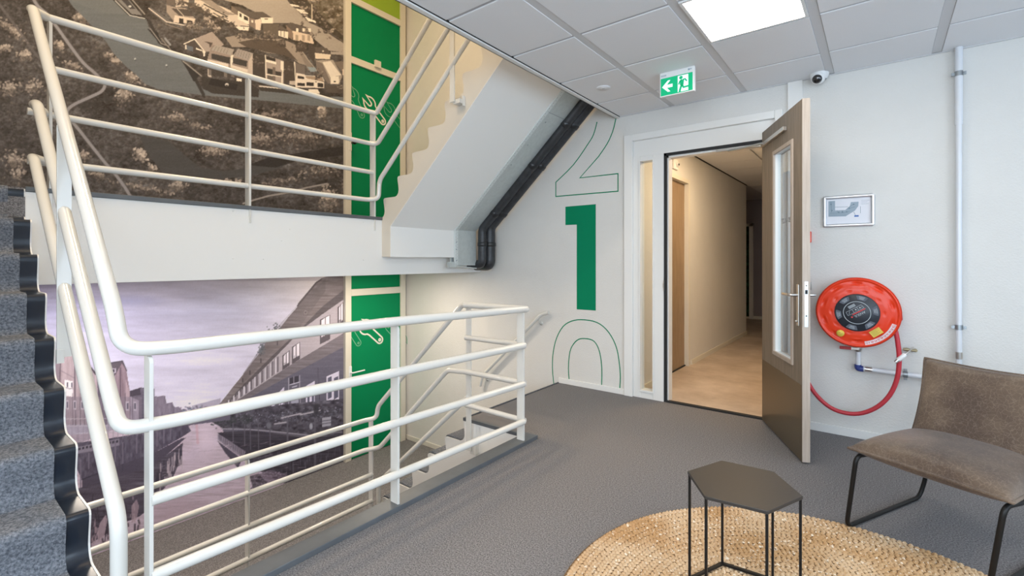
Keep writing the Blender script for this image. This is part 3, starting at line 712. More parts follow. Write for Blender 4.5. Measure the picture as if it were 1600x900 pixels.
# ================================================================== TRAY AND INSULATED PIPES UNDER THE UPPER FLIGHT
tr = thing('cable_trunking', 'galvanised sheet trunking along the underside of the upper stairs', 'trunking', (-3.6, 3.9, 1.3))
def zs(x): return 1.628 + .8997 * (x + 3.677)
def band(ya, yb, t0, t1, xb=-3.670, zbot=1.245, xe=-2.05):
    # polyline profile in XZ, thickness measured to +x / downwards
    k = 1.345
    pts = [(xb + t1, zbot), (xb + t1, zs(xb + t1) - k * t1), (xe, zs(xe) - k * t1), (xe, zs(xe) + .03), (xb + t0 - .01, zs(xb) + .02), (xb + t0 - .01, zbot)]
    return MB().prism([(x, ya, z) for x, z in pts], (0, yb - ya, 0))
part('sheet', band(3.705, 4.05, 0, .004), M['galv'], tr)
part('bottom_flap', MB().prism([(-3.70, 3.72, 1.245), (-3.655, 3.72, 1.245), (-3.655, 4.05, 1.215), (-3.70, 4.05, 1.215)], (0, 0, -.012)), M['galv'], tr)
part('edge_bead', band(3.7005, 3.748, 0, .014), M['bead'], tr, bevel=.002)
hol = MB()
for k in range(70):
    t = k / 69; x = -3.655 + t * 1.55; z = zs(x) - .014 * 1.345
    c = Vector((x, 3.722 + (.008 if k % 2 else -.008), z - .0)); n = Vector((.669, 0, -.743)); u = Vector((.743, 0, .669))
    hol.obox(c + n * .0005, u * .003, Vector((0, .003, 0)), n * .0008)
for k in range(22):
    c = Vector((-3.656, 3.722 + (.008 if k % 2 else -.008), 1.26 + k * .0165)); hol.box(c.x, c.x + .001, c.y - .003, c.y + .003, c.z - .003, c.z + .003)
part('bead_holes', hol, M['galvdark'], tr, kind='stuff')
sj = MB(); n = Vector((.669, 0, -.743)); u = Vector((.743, 0, .669))
for (px, py) in ((852, 190.5), (824, 226), (798, 257), (877, 201), (852, 235), (759, 350)):
    # screws: intersect with the sloping sheet plane
    d = ray(px, py); k0 = Vector((-3.677, 0, 1.628)); t = (k0 - Vector((0, 0, EYE))).dot(n) / d.dot(n); p = Vector((0, 0, EYE)) + d * t + n * .003
    sj.lathe([(.007, 0), (.007, .006), (0, .008)], p, n, 8)
for z in (1.30, 1.42, 1.5): sj.lathe([(.006, 0), (.006, .006), (0, .008)], (-3.656, 3.72, z), (1, 0, 0), 8)
part('screws', sj, M['galvdark'], tr, kind='stuff')
part('sheet_joint', MB().obox(Vector((-2.48, 3.89, zs(-2.48))) + n * .0045, u * .003, Vector((0, .16, 0)), n * .001), M['galvdark'], tr)
part('bracket', MB().box(-3.70, -3.66, 3.62, 3.73, 1.225, 1.285).box(-3.72, -3.70, 3.68, 3.73, 1.225, 1.335), M['galv'], tr, bevel=.003)
for i, (yy, rr, off) in enumerate(((4.085, .050, 0.0), (4.195, .062, .02))):
    pp = thing('insulated_pipe', ['thinner black foam-lagged pipe, next to the galvanised sheet', 'thicker black foam-lagged pipe, next to the back wall'][i], 'pipe', (-3.6, yy, 1.3), group='black lagged pipes under the upper stairs')
    xp = -3.60 + off
    z2 = zs(xp) - .03
    path = [(-3.80, yy, 1.255 - off * .5), (xp, yy, 1.255 - off * .5), (xp, yy, z2), (-2.0, yy, z2 + .8997 * (-2.0 - xp))]
    part('foam_sleeve', MB().tube(path, rr, 14, corner=.06), M['foam'], pp)
    for t in (.12, .47, .74):
        c = Vector((xp + 1.5 * t, yy, z2 + .8997 * 1.5 * t)); d = Vector((.743, 0, .669))
        part('tape_band', MB().tube([c - d * .03, c - d * .02, c + d * .02, c + d * .03], [rr * .98, rr * 1.10, rr * 1.10, rr * .98], 14), M['foamtape'], pp)
    part('tape_band', MB().tube([(xp, yy, 1.46), (xp, yy, 1.47), (xp, yy, 1.50), (xp, yy, 1.51)], [rr, rr * 1.12, rr * 1.1, rr], 14), M['foamtape'], pp)

# ================================================================== CEILING AND WALL FITTINGS
xe = thing('exit_sign', 'green emergency exit sign with arrow and running figure hanging from the ceiling', 'sign', (-1.2, 3.49, 2.6))
EY = 3.49
eL, eR = on_y(1031, 115, EY), on_y(1085, 104, EY)
ex0, ex1 = eL.x, eR.x; ez1 = CZ; ez0 = on_y(1032, 152.5, EY).z
part('housing', MB().box(ex0, ex1, EY, EY + .030, ez0, CZ), M['plastic'], xe, bevel=.003)
H = ez1 - ez0; Wd = ex1 - ex0
def ep(u, v): return Vector((ex0 + u * Wd, EY - .0015, ez0 + v * H))
part('green_face', MB().box(ex0 + .03 * Wd, ex1 - .05 * Wd, EY - .001, EY + .002, ez0 + .04 * H, ez0 + .76 * H), M['exitgreen'], xe)
ar = MB()
AR = [(.07, .40), (.24, .64), (.32, .64), (.215, .47), (.38, .47), (.38, .34), (.215, .34), (.32, .17), (.24, .17)]
ap = [ep(*p) for p in AR]; ar.add(ap, [(0, 1, 2, 3), (3, 4, 5, 6), (0, 3, 6), (0, 6, 7, 8)])
part('arrow', ar, M['exitwhite'], xe)
part('doorway_print', MB().add([ep(.53, .07), ep(.53, .72), ep(.83, .72), ep(.83, .07)], [(0, 3, 2, 1)]), M['exitwhite'], xe)
rn = MB()
def lim(L, wd): rn.strip([ep(*p) + Vector((0, -.001, 0)) for p in L], (0, -1, 0), wd, .0006)
lim([(.66, .52), (.645, .33)], .028); lim([(.645, .36), (.70, .22), (.86, .235), (.88, .18)], .013); lim([(.645, .34), (.61, .20), (.585, .06)], .015)
lim([(.66, .54), (.60, .50), (.555, .37)], .010); lim([(.67, .54), (.745, .54), (.79, .44)], .010)
cc_ = ep(.625, .63) + Vector((0, -.0016, 0)); rn.add([cc_] + [cc_ + Vector((.013 * math.cos(a), 0, .013 * math.sin(a))) for a in [2 * math.pi * k / 12 for k in range(12)]], [(0, 1 + (k + 1) % 12, 1 + k) for k in range(12)])
part('running_figure', rn, M['exitgreen'], xe)
mk = MB()
for u in (.04, .065, .09, .115, .135, .16, .18): mk.add([ep(u, .83), ep(u, .90), ep(u + .012, .90), ep(u + .012, .83)], [(0, 3, 2, 1)])
mk.add([ep(.82, .86), ep(.82, .93), ep(.88, .93), ep(.88, .86)], [(0, 3, 2, 1)]); mk.add([ep(.895, .87), ep(.895, .93), ep(.92, .93), ep(.92, .87)], [(0, 3, 2, 1)])
part('small_print', mk, M['planfill'], xe, kind='stuff')
sd = thing('smoke_detector', 'flat round white detector in a ceiling tile left of the exit sign', 'detector', (-1.77, 3.49, CZ))
part('base', MB().lathe([(.055, 0), (.055, .002), (.052, .006), (.0, .007)], (-1.77, 3.49, CZ), (0, 0, -1), 32), M['tile'], sd)
part('vent_slots', MB().box(-1.78, -1.76, 3.486, 3.494, CZ - .0085, CZ - .007), M['planfill'], sd)
sc = thing('security_camera', 'small white dome camera where the ceiling meets the back wall', 'camera', (-.385, 4.2, CZ))
cb = MB(); ctr = Vector((-.365, 4.20, 2.665)); dr = Vector((-.10, -.75, -.45)).normalized()
cb.lathe([(.062, 0), (.062, .012), (.055, .03), (.045, .045)], (-.36, 4.225, CZ), (0, 0, -1), 24)
part('mount', cb, M['plastic'], sc)
n_ = 12; prof = [(.048 * math.sin(math.pi * k / n_), -.048 * math.cos(math.pi * k / n_)) for k in range(n_ + 1)]
part('ball', MB().lathe(prof, ctr, dr, 24), M['plastic'], sc)
part('lens', MB().lathe([(.033, .038), (.031, .046), (.02, .055), (0, .058)], ctr, dr, 20).lathe([(.033, .03), (.033, .038)], ctr, dr, 20), M['lens'], sc)

# framed floor plan
pf = thing('framed_plan', 'silver framed floor plan on the white wall above the hose reel', 'picture', (-.19, WY, 1.66))
px0, px1, pz0, pz1 = -.345, -.028, 1.548, 1.785
f = MB(); b_ = .026
def fprism(a, b, c, d):  # four corner points outer/inner, rounded profile
    f.add([a, b, c, d, Vector(a) + Vector((0, -.004, 0))], [])
for (xa, xb_, za, zb_) in ((px0, px1, pz0, pz0 + b_), (px0, px1, pz1 - b_, pz1)):
    f.tube([(xa + .012, WY - .010, (za + zb_) / 2), (xb_ - .012, WY - .010, (za + zb_) / 2)], .013, 12)
for (xa, xb_) in ((px0, px0 + b_), (px1 - b_, px1)):
    f.tube([((xa + xb_) / 2, WY - .010, pz0 + .012), ((xa + xb_) / 2, WY - .010, pz1 - .012)], .013, 12)
part('frame', f, M['alu'], pf)
part('paper', MB().box(px0 + .02, px1 - .02, WY - .004, WY - .002, pz0 + .02, pz1 - .02), M['paper'], pf)
def pp_(x, y):     # crop pixels of the plan -> wall
    return on_y(1270 + x / 11.25, 290 + y / 11.25, WY - .0045)
pm = MB()
def pq(L, m_=None): P = [pp_(*p) for p in L]; pm.add(P, [tuple(range(len(P)))])
pq([(275, 275), (390, 268), (392, 435), (275, 440)]); pq([(275, 440), (570, 430), (610, 520), (580, 540), (275, 548)]); pq([(570, 430), (650, 360), (740, 440), (610, 520)]); pq([(650, 360), (670, 290), (805, 282), (800, 360), (740, 440)])
part('plan_fill', pm, M['planfill'], pf)
pl_ = MB(); yv = (0, -1, 0)
for L in ([(318, 280), (330, 470)], [(300, 485), (520, 480), (650, 455)], [(392, 378), (620, 372)], [(600, 410), (720, 320)], [(640, 400), (740, 375)], [(838, 365), (838, 485)], [(720, 465), (750, 520)], [(430, 440), (430, 470)], [(520, 440), (520, 470)]):
    pl_.strip([pp_(*p) + Vector((0, -.0004, 0)) for p in L], yv, .0022, .0003)
for (x, y) in ((320, 330), (335, 440), (455, 468), (520, 465), (595, 462), (640, 400), (720, 330)):
    p = pp_(x, y) + Vector((0, -.0006, 0)); pl_.box(p.x - .004, p.x + .004, p.y - .0003, p.y, p.z - .0035, p.z + .0035)
for k in range(14):
    pl_.strip([pp_(290 + 22 * k, 495) + Vector((0, -.0004, 0)), pp_(290 + 22 * k, 542) + Vector((0, -.0004, 0))], yv, .0008, .0003)
for y, x2 in ((260, 1000), (290, 960), (322, 985)): pl_.strip([pp_(848, y) + Vector((0, -.0004, 0)), pp_(x2, y - 8) + Vector((0, -.0004, 0))], yv, .0014, .0003)
part('plan_lines', pl_, M['planline'], pf, kind='stuff')
part('plan_marker', MB().add([pp_(730, 522), pp_(808, 519), pp_(806, 546), pp_(728, 549)], [(0, 1, 2, 3)]), M['planblue'], pf)

# call point and key box half hidden behind the door
cp = thing('call_point', 'red fire call point on the wall just right of the open door', 'alarm', (-.44, WY, 1.48))
part('housing', MB().box(-.52, -.416, WY - .045, WY, 1.437, 1.524), M['red'], cp, bevel=.006)
part('glass_plate', MB().box(-.50, -.438, WY - .047, WY - .044, 1.462, 1.50), M['plastic'], cp)
part('marking', MB().box(-.475, -.450, WY - .0485, WY - .046, 1.477, 1.484), M['ink'], cp)
ts = thing('test_tag_holder', 'red tag in a grey wall clip beside the hose reel, behind the open door', 'holder', (-.45, WY, 1.14))
part('tag', MB().prism([(-.52, WY - .06, 1.205), (-.425, WY - .06, 1.202), (-.437, WY - .06, 1.115), (-.52, WY - .06, 1.105)], (0, .012, 0)), M['red'], ts, bevel=.002)
part('clip', MB().box(-.50, -.418, WY - .055, WY, 1.075, 1.135).box(-.50, -.418, WY - .07, WY - .055, 1.075, 1.12), M['galv'], ts, bevel=.002)
part('button', MB().box(-.50, -.441, WY - .075, WY - .068, 1.078, 1.105), M['red'], ts, bevel=.002)

# grey pipe on the wall with its clamps
gp = thing('wall_pipe', 'grey-white pipe down the right wall, bending left to the hose reel valve', 'pipe', (.405, WY, 1.2))
PY = WY - .045
part('pipe_run', MB().tube([(.408, PY, CZ + .01), (.408, PY, .62), (.408, PY, .515), (.30, PY, .508), (-.10, PY, .520)], .0165, 14, corner=.03), M['pipe'], gp)
part('pipe_socket', MB().tube([(.408, PY, CZ - .002), (.408, PY, 2.19)], .0205, 14), M['pipe'], gp)
part('valve_riser', MB().tube([(-.125, PY, .52), (-.125, PY, .64)], .0155, 12), M['pipe'], gp)
part('coupling', MB().tube([(.408, PY, .70), (.408, PY, .655)], .0195, 12), M['steel'], gp)
part('coupling', MB().tube([(-.085, PY, .520), (-.045, PY, .5185)], .0195, 12), M['steel'], gp)
part('elbow_cap', MB().tube([(-.127, PY, .545), (-.127, PY, .518), (-.095, PY, .518)], .0215, 12, corner=.012), M['bluecap'], gp, label='blue pipe elbow')
for (x, z, ax) in ((.408, 2.525, 'z'), (.408, .862, 'z'), (.138, .513, 'x')):
    cm = MB()
    if ax == 'z': cm.tube([(x, PY, z - .016), (x, PY, z + .016)], .0215, 14).box(x - .036, x + .036, PY - .006, PY + .006, z - .010, z + .010).tube([(x + .03, PY - .02, z), (x + .03, PY + .015, z)], .005, 8).tube([(x, PY, z), (x, WY, z)], .006, 8)
    else: cm.tube([(x - .013, PY, z), (x + .013, PY, z)], .0215, 14).box(x - .010, x + .010, PY - .006, PY + .006, z - .038, z + .038).tube([(x, PY - .02, z + .03), (x, PY + .015, z + .03)], .005, 8).tube([(x, PY, z), (x, WY, z)], .006, 8)
    part('pipe_clamp', cm, M['galvdark'], gp)
vl = MB(); vl.tube([(-.125, PY, .64), (-.125, PY, .655), (-.125, PY, .68), (-.125, PY, .70)], [.019, .024, .024, .017], 12); vl.tube([(-.125, PY, .70), (-.125, PY, .80)], .014, 12)
part('ball_valve', vl, M['steel'], gp)
part('valve_lever', MB().box(-.235, -.165, PY - .034, PY - .026, .652, .674), M['reddark'], gp, bevel=.003, label='red valve lever')
part('lever_stem', MB().box(-.170, -.12, PY - .030, PY - .022, .656, .668), M['steel'], gp)

# fire hose reel
RC = Vector((-.128, 4.115, .935)); RR = .243
hrl = thing('fire_hose_reel', 'red round fire hose reel with black centre label on the white wall', 'hose reel', RC)
face = MB(); NR, NA = 26, 96
vs = []
def reel_h(r, a):
    h = .0
    if r > .225: h = .004 * math.cos((r - .225) / .018 * math.pi)             # rolled rim
    h += .012 * math.exp(-((r - .235) / .006) ** 2)
    h += -.010 * (1 - math.exp(-((r - .150) / .05) ** 2)) if r > .15 else 0
    for k in range(10):                                                     # outer dimples
        c = 2 * math.pi * (k + .5) / 10; d = (a - c + math.pi) % (2 * math.pi) - math.pi
        h -= .011 * math.exp(-((d * r) / .024) ** 2 - ((r - .202) / .0085) ** 2) - .004 * math.exp(-((d * r) / .03) ** 2 - ((r - .190) / .006) ** 2)
    for k in range(10):
        c = 2 * math.pi * k / 10; d = (a - c + math.pi) % (2 * math.pi) - math.pi
        h -= .004 * math.exp(-((d * r) / .014) ** 2 - ((r - .152) / .006) ** 2)
    return h
NR = 40
for i in range(NR + 1):
    r = RR * i / NR
    for j in range(NA * 2):
        a = 2 * math.pi * j / (NA * 2)
        vs.append((RC.x + r * math.cos(a), RC.y - reel_h(r, a) - .008, RC.z + r * math.sin(a)))
n2 = NA * 2
face.add(vs, [(i * n2 + j, i * n2 + (j + 1) % n2, (i + 1) * n2 + (j + 1) % n2, (i + 1) * n2 + j)[::-1] for i in range(1, NR) for j in range(n2)], True)
face.lathe([(RR, 0), (RR + .003, -.004), (RR, -.012), (RR - .012, -.012)], (RC.x, RC.y, RC.z), (0, -1, 0), 96)
part('front_disc', face, M['red'], hrl)
part('rear_disc', MB().lathe([(.10, 0), (RR - .004, 0), (RR, .006), (RR - .004, .012), (.10, .012)], (RC.x, RC.y + .105, RC.z), (0, -1, 0), 64), M['red'], hrl)
part('hub', MB().lathe([(0, .0), (.055, 0), (.055, .14), (0, .14)], (RC.x, RC.y + .045, RC.z), (0, 1, 0), 24), M['red'], hrl)
part('hose_coil', MB().lathe([(.10, .0)] + [(.205 + .012 * math.sin(k * math.pi / 2.0), .012 + k * .0085) for k in range(10)] + [(.10, .095)], (RC.x, RC.y, RC.z), (0, 1, 0), 64), M['hose'], hrl)
FY = RC.y - .0225
part('label_disc', MB().lathe([(0, 0), (.127, 0), (.130, -.005), (.130, -.016)], (RC.x, FY, RC.z), (0, -1, 0), 64), M['labelblack'], hrl, label='black round label')
def rp(r, adeg, dy=0.0): a = math.radians(adeg); return Vector((RC.x + r * math.cos(a), FY - .0008 - dy, RC.z + r * math.sin(a)))
rg = MB().strip([rp(.0775, a) for a in range(0, 360, 6)], (0, -1, 0), .0035, .0004, closed=True)
part('label_ring', rg, M['labelline'], hrl)
for c in (10, 75, 130, 190, 255, 312):
    seg = MB().add([rp(.120, c - 17), rp(.120, c + 17), rp(.092, c + 13), rp(.092, c - 13), rp(.123, c - 6), rp(.123, c + 6)], [(0, 4, 5, 1, 2, 3)])
    part('label_panel', seg, M['labelgrey'], hrl)
mk = MB()
for c in (10, 75, 130, 190, 255, 312):
    for rr, hw in ((.114, 9), (.106, 8), (.099, 7)):
        mk.strip([rp(rr, c - hw, .0004), rp(rr, c, .0004), rp(rr, c + hw, .0004)], (0, -1, 0), .0024, .0004)
ra_ = math.radians(-146)    # reading direction of the tilted centre print
rx = Vector((math.cos(ra_), 0, math.sin(ra_))); ry = Vector((-rx.z, 0, rx.x))
def lc(u, v, dy=0.0): return Vector((RC.x, FY - .001 - dy, RC.z)) + rx * u + ry * v
for v in (-.045, -.050, -.055, -.060): mk.strip([lc(-.022, v), lc(.022, v)], (0, -1, 0), .0028, .0004)
for L in ([(-.055, -.008), (.055, -.008)], [(-.052, -.034), (.052, -.034)], [(-.052, -.034), (-.055, -.008)], [(.052, -.034), (.055, -.008)], [(.012, -.034), (.012, -.008)], [(-.02, -.034), (-.02, -.008)], [(.03, -.030), (.045, -.012)], [(-.05, -.02), (-.03, -.02)]):
    mk.strip([lc(*p) for p in L], (0, -1, 0), .0018, .0004)
part('label_print', mk, M['labelline'], hrl, kind='stuff')
dots = MB()
for u in (-.006, -.034): dots.lathe([(0, .0), (.0045, 0), (.0045, .002), (0, .002)], lc(u, -.021), (0, -1, 0), 12)
part('label_rivets', dots, M['alu'], hrl)
part('red_stripe', MB().strip([lc(-.058, .0), lc(.030, .0)], (0, -1, 0), .006, .0006).strip([lc(.036, .012), lc(.046, .012)], (0, -1, 0), .010, .0006), M['redink'], hrl)
text('brand_lettering', 'ANSUL', .024, M['labelline'], lc(-.008, .017, .0005), rx, ry, hrl)
def rimp(r, adeg, dy=0.0): a = math.radians(adeg); return Vector((RC.x + r * math.cos(a), RC.y - reel_h(r, a) - .0095 - dy, RC.z + r * math.sin(a)))
def polar_patch(r0, r1, a0, a1, n=16, m_=4, dy=.0):
    mb = MB(); vs = [rimp(r0 + (r1 - r0) * j / m_, a0 + (a1 - a0) * i / n, dy) for i in range(n + 1) for j in range(m_ + 1)]
    return mb.add(vs, [(i * (m_ + 1) + j, (i + 1) * (m_ + 1) + j, (i + 1) * (m_ + 1) + j + 1, i * (m_ + 1) + j + 1) for i in range(n) for j in range(m_)])
def flat_sticker(cx, cz, w_, h_, ang, mm, name, rnd=False, dy=.004):
    c = Vector((cx, RC.y - .014 - dy, cz)); a = math.radians(ang); ux = Vector((math.cos(a), 0, math.sin(a))); uz = Vector((-ux.z, 0, ux.x))
    mb = MB()
    if rnd: mb.lathe([(0, .001), (w_, .001), (w_, 0)], c, (0, -1, 0), 24)
    else: mb.obox(c, ux * w_ / 2, uz * h_ / 2, Vector((0, .0006, 0)))
    part(name, mb, M[mm], hrl); return c, ux, uz
part('curved_sticker', polar_patch(.203, .228, -78, -18, 20, 4, .002), M['sticker'], hrl, label='long curved pale sticker')
st_ = MB()
for k in range(18):
    a = -71 + k * 2.75
    st_.strip([rimp(.209, a, .003), rimp(.221, a + (1.2 if k % 2 else -.4), .003)], (0, -1, 0), .0028, .0004)
    if k % 3: st_.strip([rimp(.215, a, .003), rimp(.215, a + 1.6, .003)], (0, -1, 0), .0022, .0004)
st_.strip([rimp(.2155, -75, .003) + Vector((.006 * math.cos(t), 0, .006 * math.sin(t))) for t in [k * .6 for k in range(10)]], (0, -1, 0), .0018, .0004, closed=True)
st_.strip([rimp(.2155, -21, .003) + Vector((.006 * math.cos(t), 0, .006 * math.sin(t))) for t in [k * .6 for k in range(10)]], (0, -1, 0), .0018, .0004, closed=True)
part('sticker_print', st_, M['redink'], hrl, kind='stuff')
c, ux, uz = flat_sticker(RC.x + .107, RC.z - .128, .068, .044, 38, 'yellow', 'yellow_sticker')
yp = MB()
for k in range(6): yp.strip([c + Vector((0, -.001, 0)) + ux * -.027 + uz * (.016 - k * .006), c + Vector((0, -.001, 0)) + ux * (.010 if k % 2 else .024) + uz * (.016 - k * .006)], (0, -1, 0), .0016, .0004)
part('sticker_print', yp, M['yellowink'], hrl, kind='stuff')
c, ux, uz = flat_sticker(RC.x - .095, RC.z - .152, .024, .024, 0, 'yellow', 'round_sticker', True)
part('sticker_print', MB().strip([c + Vector((-.010, -.002, .004)), c + Vector((.004, -.002, .004))], (0, -1, 0), .002, .0004).strip([c + Vector((.002, -.002, -.006)), c + Vector((.013, -.002, -.003))], (0, -1, 0), .003, .0004), M['yellowink'], hrl, kind='stuff')
# hose: leaves the coil at the right, sags and returns behind the door
hs = [(.085, 4.175, 1.03), (.108, 4.17, .90)] + [tuple(on_y(x, y, 4.165)) for x, y in ((1397, 503), (1402, 530), (1405, 560), (1402, 590), (1391, 616), (1372, 635), (1347, 645.5), (1322, 645.5), (1298, 637), (1277, 619), (1262, 596), (1255, 570), (1251, 540), (1250, 510))] + [(-.46, 4.17, 1.0)]
hs_ = []
for i in range(len(hs) - 1):
    p0, p1, p2, p3 = [Vector(hs[max(0, min(len(hs) - 1, q))]) for q in (i - 1, i, i + 1, i + 2)]
    for t in range(4):
        s_ = t / 4; hs_.append(.5 * (2 * p1 + (p2 - p0) * s_ + (2 * p0 - 5 * p1 + 4 * p2 - p3) * s_ ** 2 + (3 * p1 - p0 - 3 * p2 + p3) * s_ ** 3))
hs_.append(Vector(hs[-1]))
part('hose', MB().tube(hs_, .0145, 14), M['hose'], hrl, label='red rubber hose hanging in a loop')
nz = thing('hose_nozzle', 'metal hose nozzle clipped to the wall across the red hose', 'nozzle', (.12, 4.13, .66))
a_ = on_y(1399, 566, 4.14); b_2 = on_y(1419, 550, 4.17); d_ = (b_2 - a_)
part('nozzle_tip', MB().tube([a_, a_ + d_ * .22], [.010, .012], 10), M['steel'], nz)
part('nozzle_body', MB().tube([a_ + d_ * .2, a_ + d_ * .25, a_ + d_ * .72, a_ + d_ * .78], [.012, .0145, .0145, .010], 12), M['plastic'], nz)
part('nozzle_arm', MB().tube([a_ + d_ * .75, b_2 + d_ * .15, Vector((b_2.x + .03, WY - .03, b_2.z + .02))], .0045, 8), M['steel'], nz)
g0 = on_y(1411, 545.5, WY - .035); g1 = on_y(1431, 548, WY - .035)
part('wall_fitting', MB().tube([g0, g0 + (g1 - g0) * .3, g0 + (g1 - g0) * .7, g1], [.009, .013, .008, .011], 10).tube([g1, Vector((g1.x, WY, g1.z))], .010, 10), M['brass'], nz)

# ================================================================== FURNITURE
# braided round rug
RGC = Vector((-.075, 1.87, 0)); RGR = .975
rug = thing('round_rug', 'round braided jute rug under the black hexagonal table', 'rug', RGC)
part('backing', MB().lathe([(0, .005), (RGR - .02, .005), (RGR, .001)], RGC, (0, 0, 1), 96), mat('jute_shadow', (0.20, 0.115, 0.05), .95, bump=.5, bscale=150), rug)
def jute():
    m = bpy.data.materials.new('braided_jute'); m.use_nodes = True; nt = m.node_tree; b = nt.nodes['Principled BSDF']
    tc = nt.nodes.new('ShaderNodeTexCoord')
    n1 = nt.nodes.new('ShaderNodeTexNoise'); n1.inputs['Scale'].default_value = 3.0; n1.inputs['Detail'].default_value = 2
    n2 = nt.nodes.new('ShaderNodeTexNoise'); n2.inputs['Scale'].default_value = 70; n2.inputs['Detail'].default_value = 3
    r1 = nt.nodes.new('ShaderNodeValToRGB'); r1.color_ramp.elements[0].position = .40; r1.color_ramp.elements[1].position = .60
    r1.color_ramp.elements[0].color = (.52, .315, .150, 1); r1.color_ramp.elements[1].color = (.66, .47, .29, 1)
    r2 = nt.nodes.new('ShaderNodeValToRGB'); r2.color_ramp.elements[0].position = .60; r2.color_ramp.elements[1].position = .68
    r2.color_ramp.elements[0].color = (0, 0, 0, 1); r2.color_ramp.elements[1].color = (1, 1, 1, 1)
    mx = nt.nodes.new('ShaderNodeMix'); mx.data_type = 'RGBA'; mx.inputs[7].default_value = (.86, .76, .62, 1)
    n3 = nt.nodes.new('ShaderNodeTexNoise'); n3.inputs['Scale'].default_value = 300; bp = nt.nodes.new('ShaderNodeBump'); bp.inputs['Strength'].default_value = .5; bp.inputs['Distance'].default_value = .002
    for nn in (n1, n2, n3): nt.links.new(tc.outputs['Object'], nn.inputs['Vector'])
    nt.links.new(n1.outputs['Fac'], r1.inputs[0]); nt.links.new(n2.outputs['Fac'], r2.inputs[0]); nt.links.new(r1.outputs[0], mx.inputs[6]); nt.links.new(r2.outputs[0], mx.inputs[0])
    nt.links.new(mx.outputs[2], b.inputs['Base Color']); nt.links.new(n3.outputs['Fac'], bp.inputs['Height']); nt.links.new(bp.outputs[0], b.inputs['Normal'])
    b.inputs['Roughness'].default_value = .8; b.inputs['Specular IOR Level'].default_value = .25
    return m
# every stitch of the braid is a small raised lozenge; the braids lie in concentric rows, two stitches wide
base = np.array([(-1, 0, 0), (-.45, -.8, .25), (.45, -.8, .25), (1, 0, 0), (.45, .8, .25), (-.45, .8, .25), (-.3, 0, 1), (.35, 0, 1)], float)
bf = [(0, 1, 6), (1, 2, 7, 6), (2, 3, 7), (3, 4, 7), (4, 5, 6, 7), (5, 0, 6)]
V = []; Fc = []; rows = 30; dr_ = (RGR - .01) / rows
for i in range(rows):
    for side in (0, 1):
        r = dr_ * (i + .27 + .46 * side); ln = .021
        n = max(6, int(2 * math.pi * r / ln)); ph = rng.random() * 6.28
        for k in range(n):
            a = ph + 2 * math.pi * (k + rng.uniform(-.1, .1)) / n
            til = (.55 if side else -.55) + rng.uniform(-.12, .12)
            ca, sa = math.cos(a + math.pi / 2 + til), math.sin(a + math.pi / 2 + til)
            sx, sy, sz = ln * .66 * rng.uniform(.9, 1.12), dr_ * .31 * rng.uniform(.9, 1.1), .0105 * rng.uniform(.8, 1.15)
            p = base * (sx, sy, sz)
            q_ = np.stack([RGC.x + r * math.cos(a) + p[:, 0] * ca - p[:, 1] * sa, RGC.y + r * math.sin(a) + p[:, 0] * sa + p[:, 1] * ca, .004 + p[:, 2]], 1)
            o_ = len(V) * 8; V.append(q_); Fc += [tuple(x + o_ for x in f_) for f_ in bf]
mb = MB(); mb.v = [tuple(x) for x in np.concatenate(V)]; mb.f = Fc; mb.sm = [True] * len(Fc)
part('braid_stitches', mb, jute(), rug, kind='stuff')

# hexagonal side table
tb = thing('side_table', 'low black hexagonal metal side table standing on the jute rug', 'table', (-.417, 1.96, .012))
hexp = [(-.613, 1.944), (-.531, 2.135), (-.337, 2.151), (-.219, 1.991), (-.299, 1.797), (-.499, 1.774)]
TZ = .452
part('tabletop', MB().prism([(x, y, TZ - .012) for x, y in hexp], (0, 0, .012)), M['tabletop'], tb, bevel=.0015)
ctr_ = Vector((-.417, 1.965, 0))
for x, y in hexp:
    p = Vector((x, y, 0)); p = p + (ctr_ - p).normalized() * .008
    part('leg', MB().box(p.x - .0043, p.x + .0043, p.y - .0043, p.y + .0043, .014, TZ - .012), M['blackmetal'], tb)
for i in range(6):
    a, b = Vector((*hexp[i], .019)), Vector((*hexp[(i + 1) % 6], .019)); a += (ctr_ - a).normalized() * .0; d = (b - a).normalized()
    ins = Vector((-d.y, d.x, 0)) * .006
    part('foot_rail', MB().obox((a + b) / 2 - ins, d * (b - a).length / 2, Vector((-d.y, d.x, 0)) * .006, Vector((0, 0, .005))), M['blackmetal'], tb)

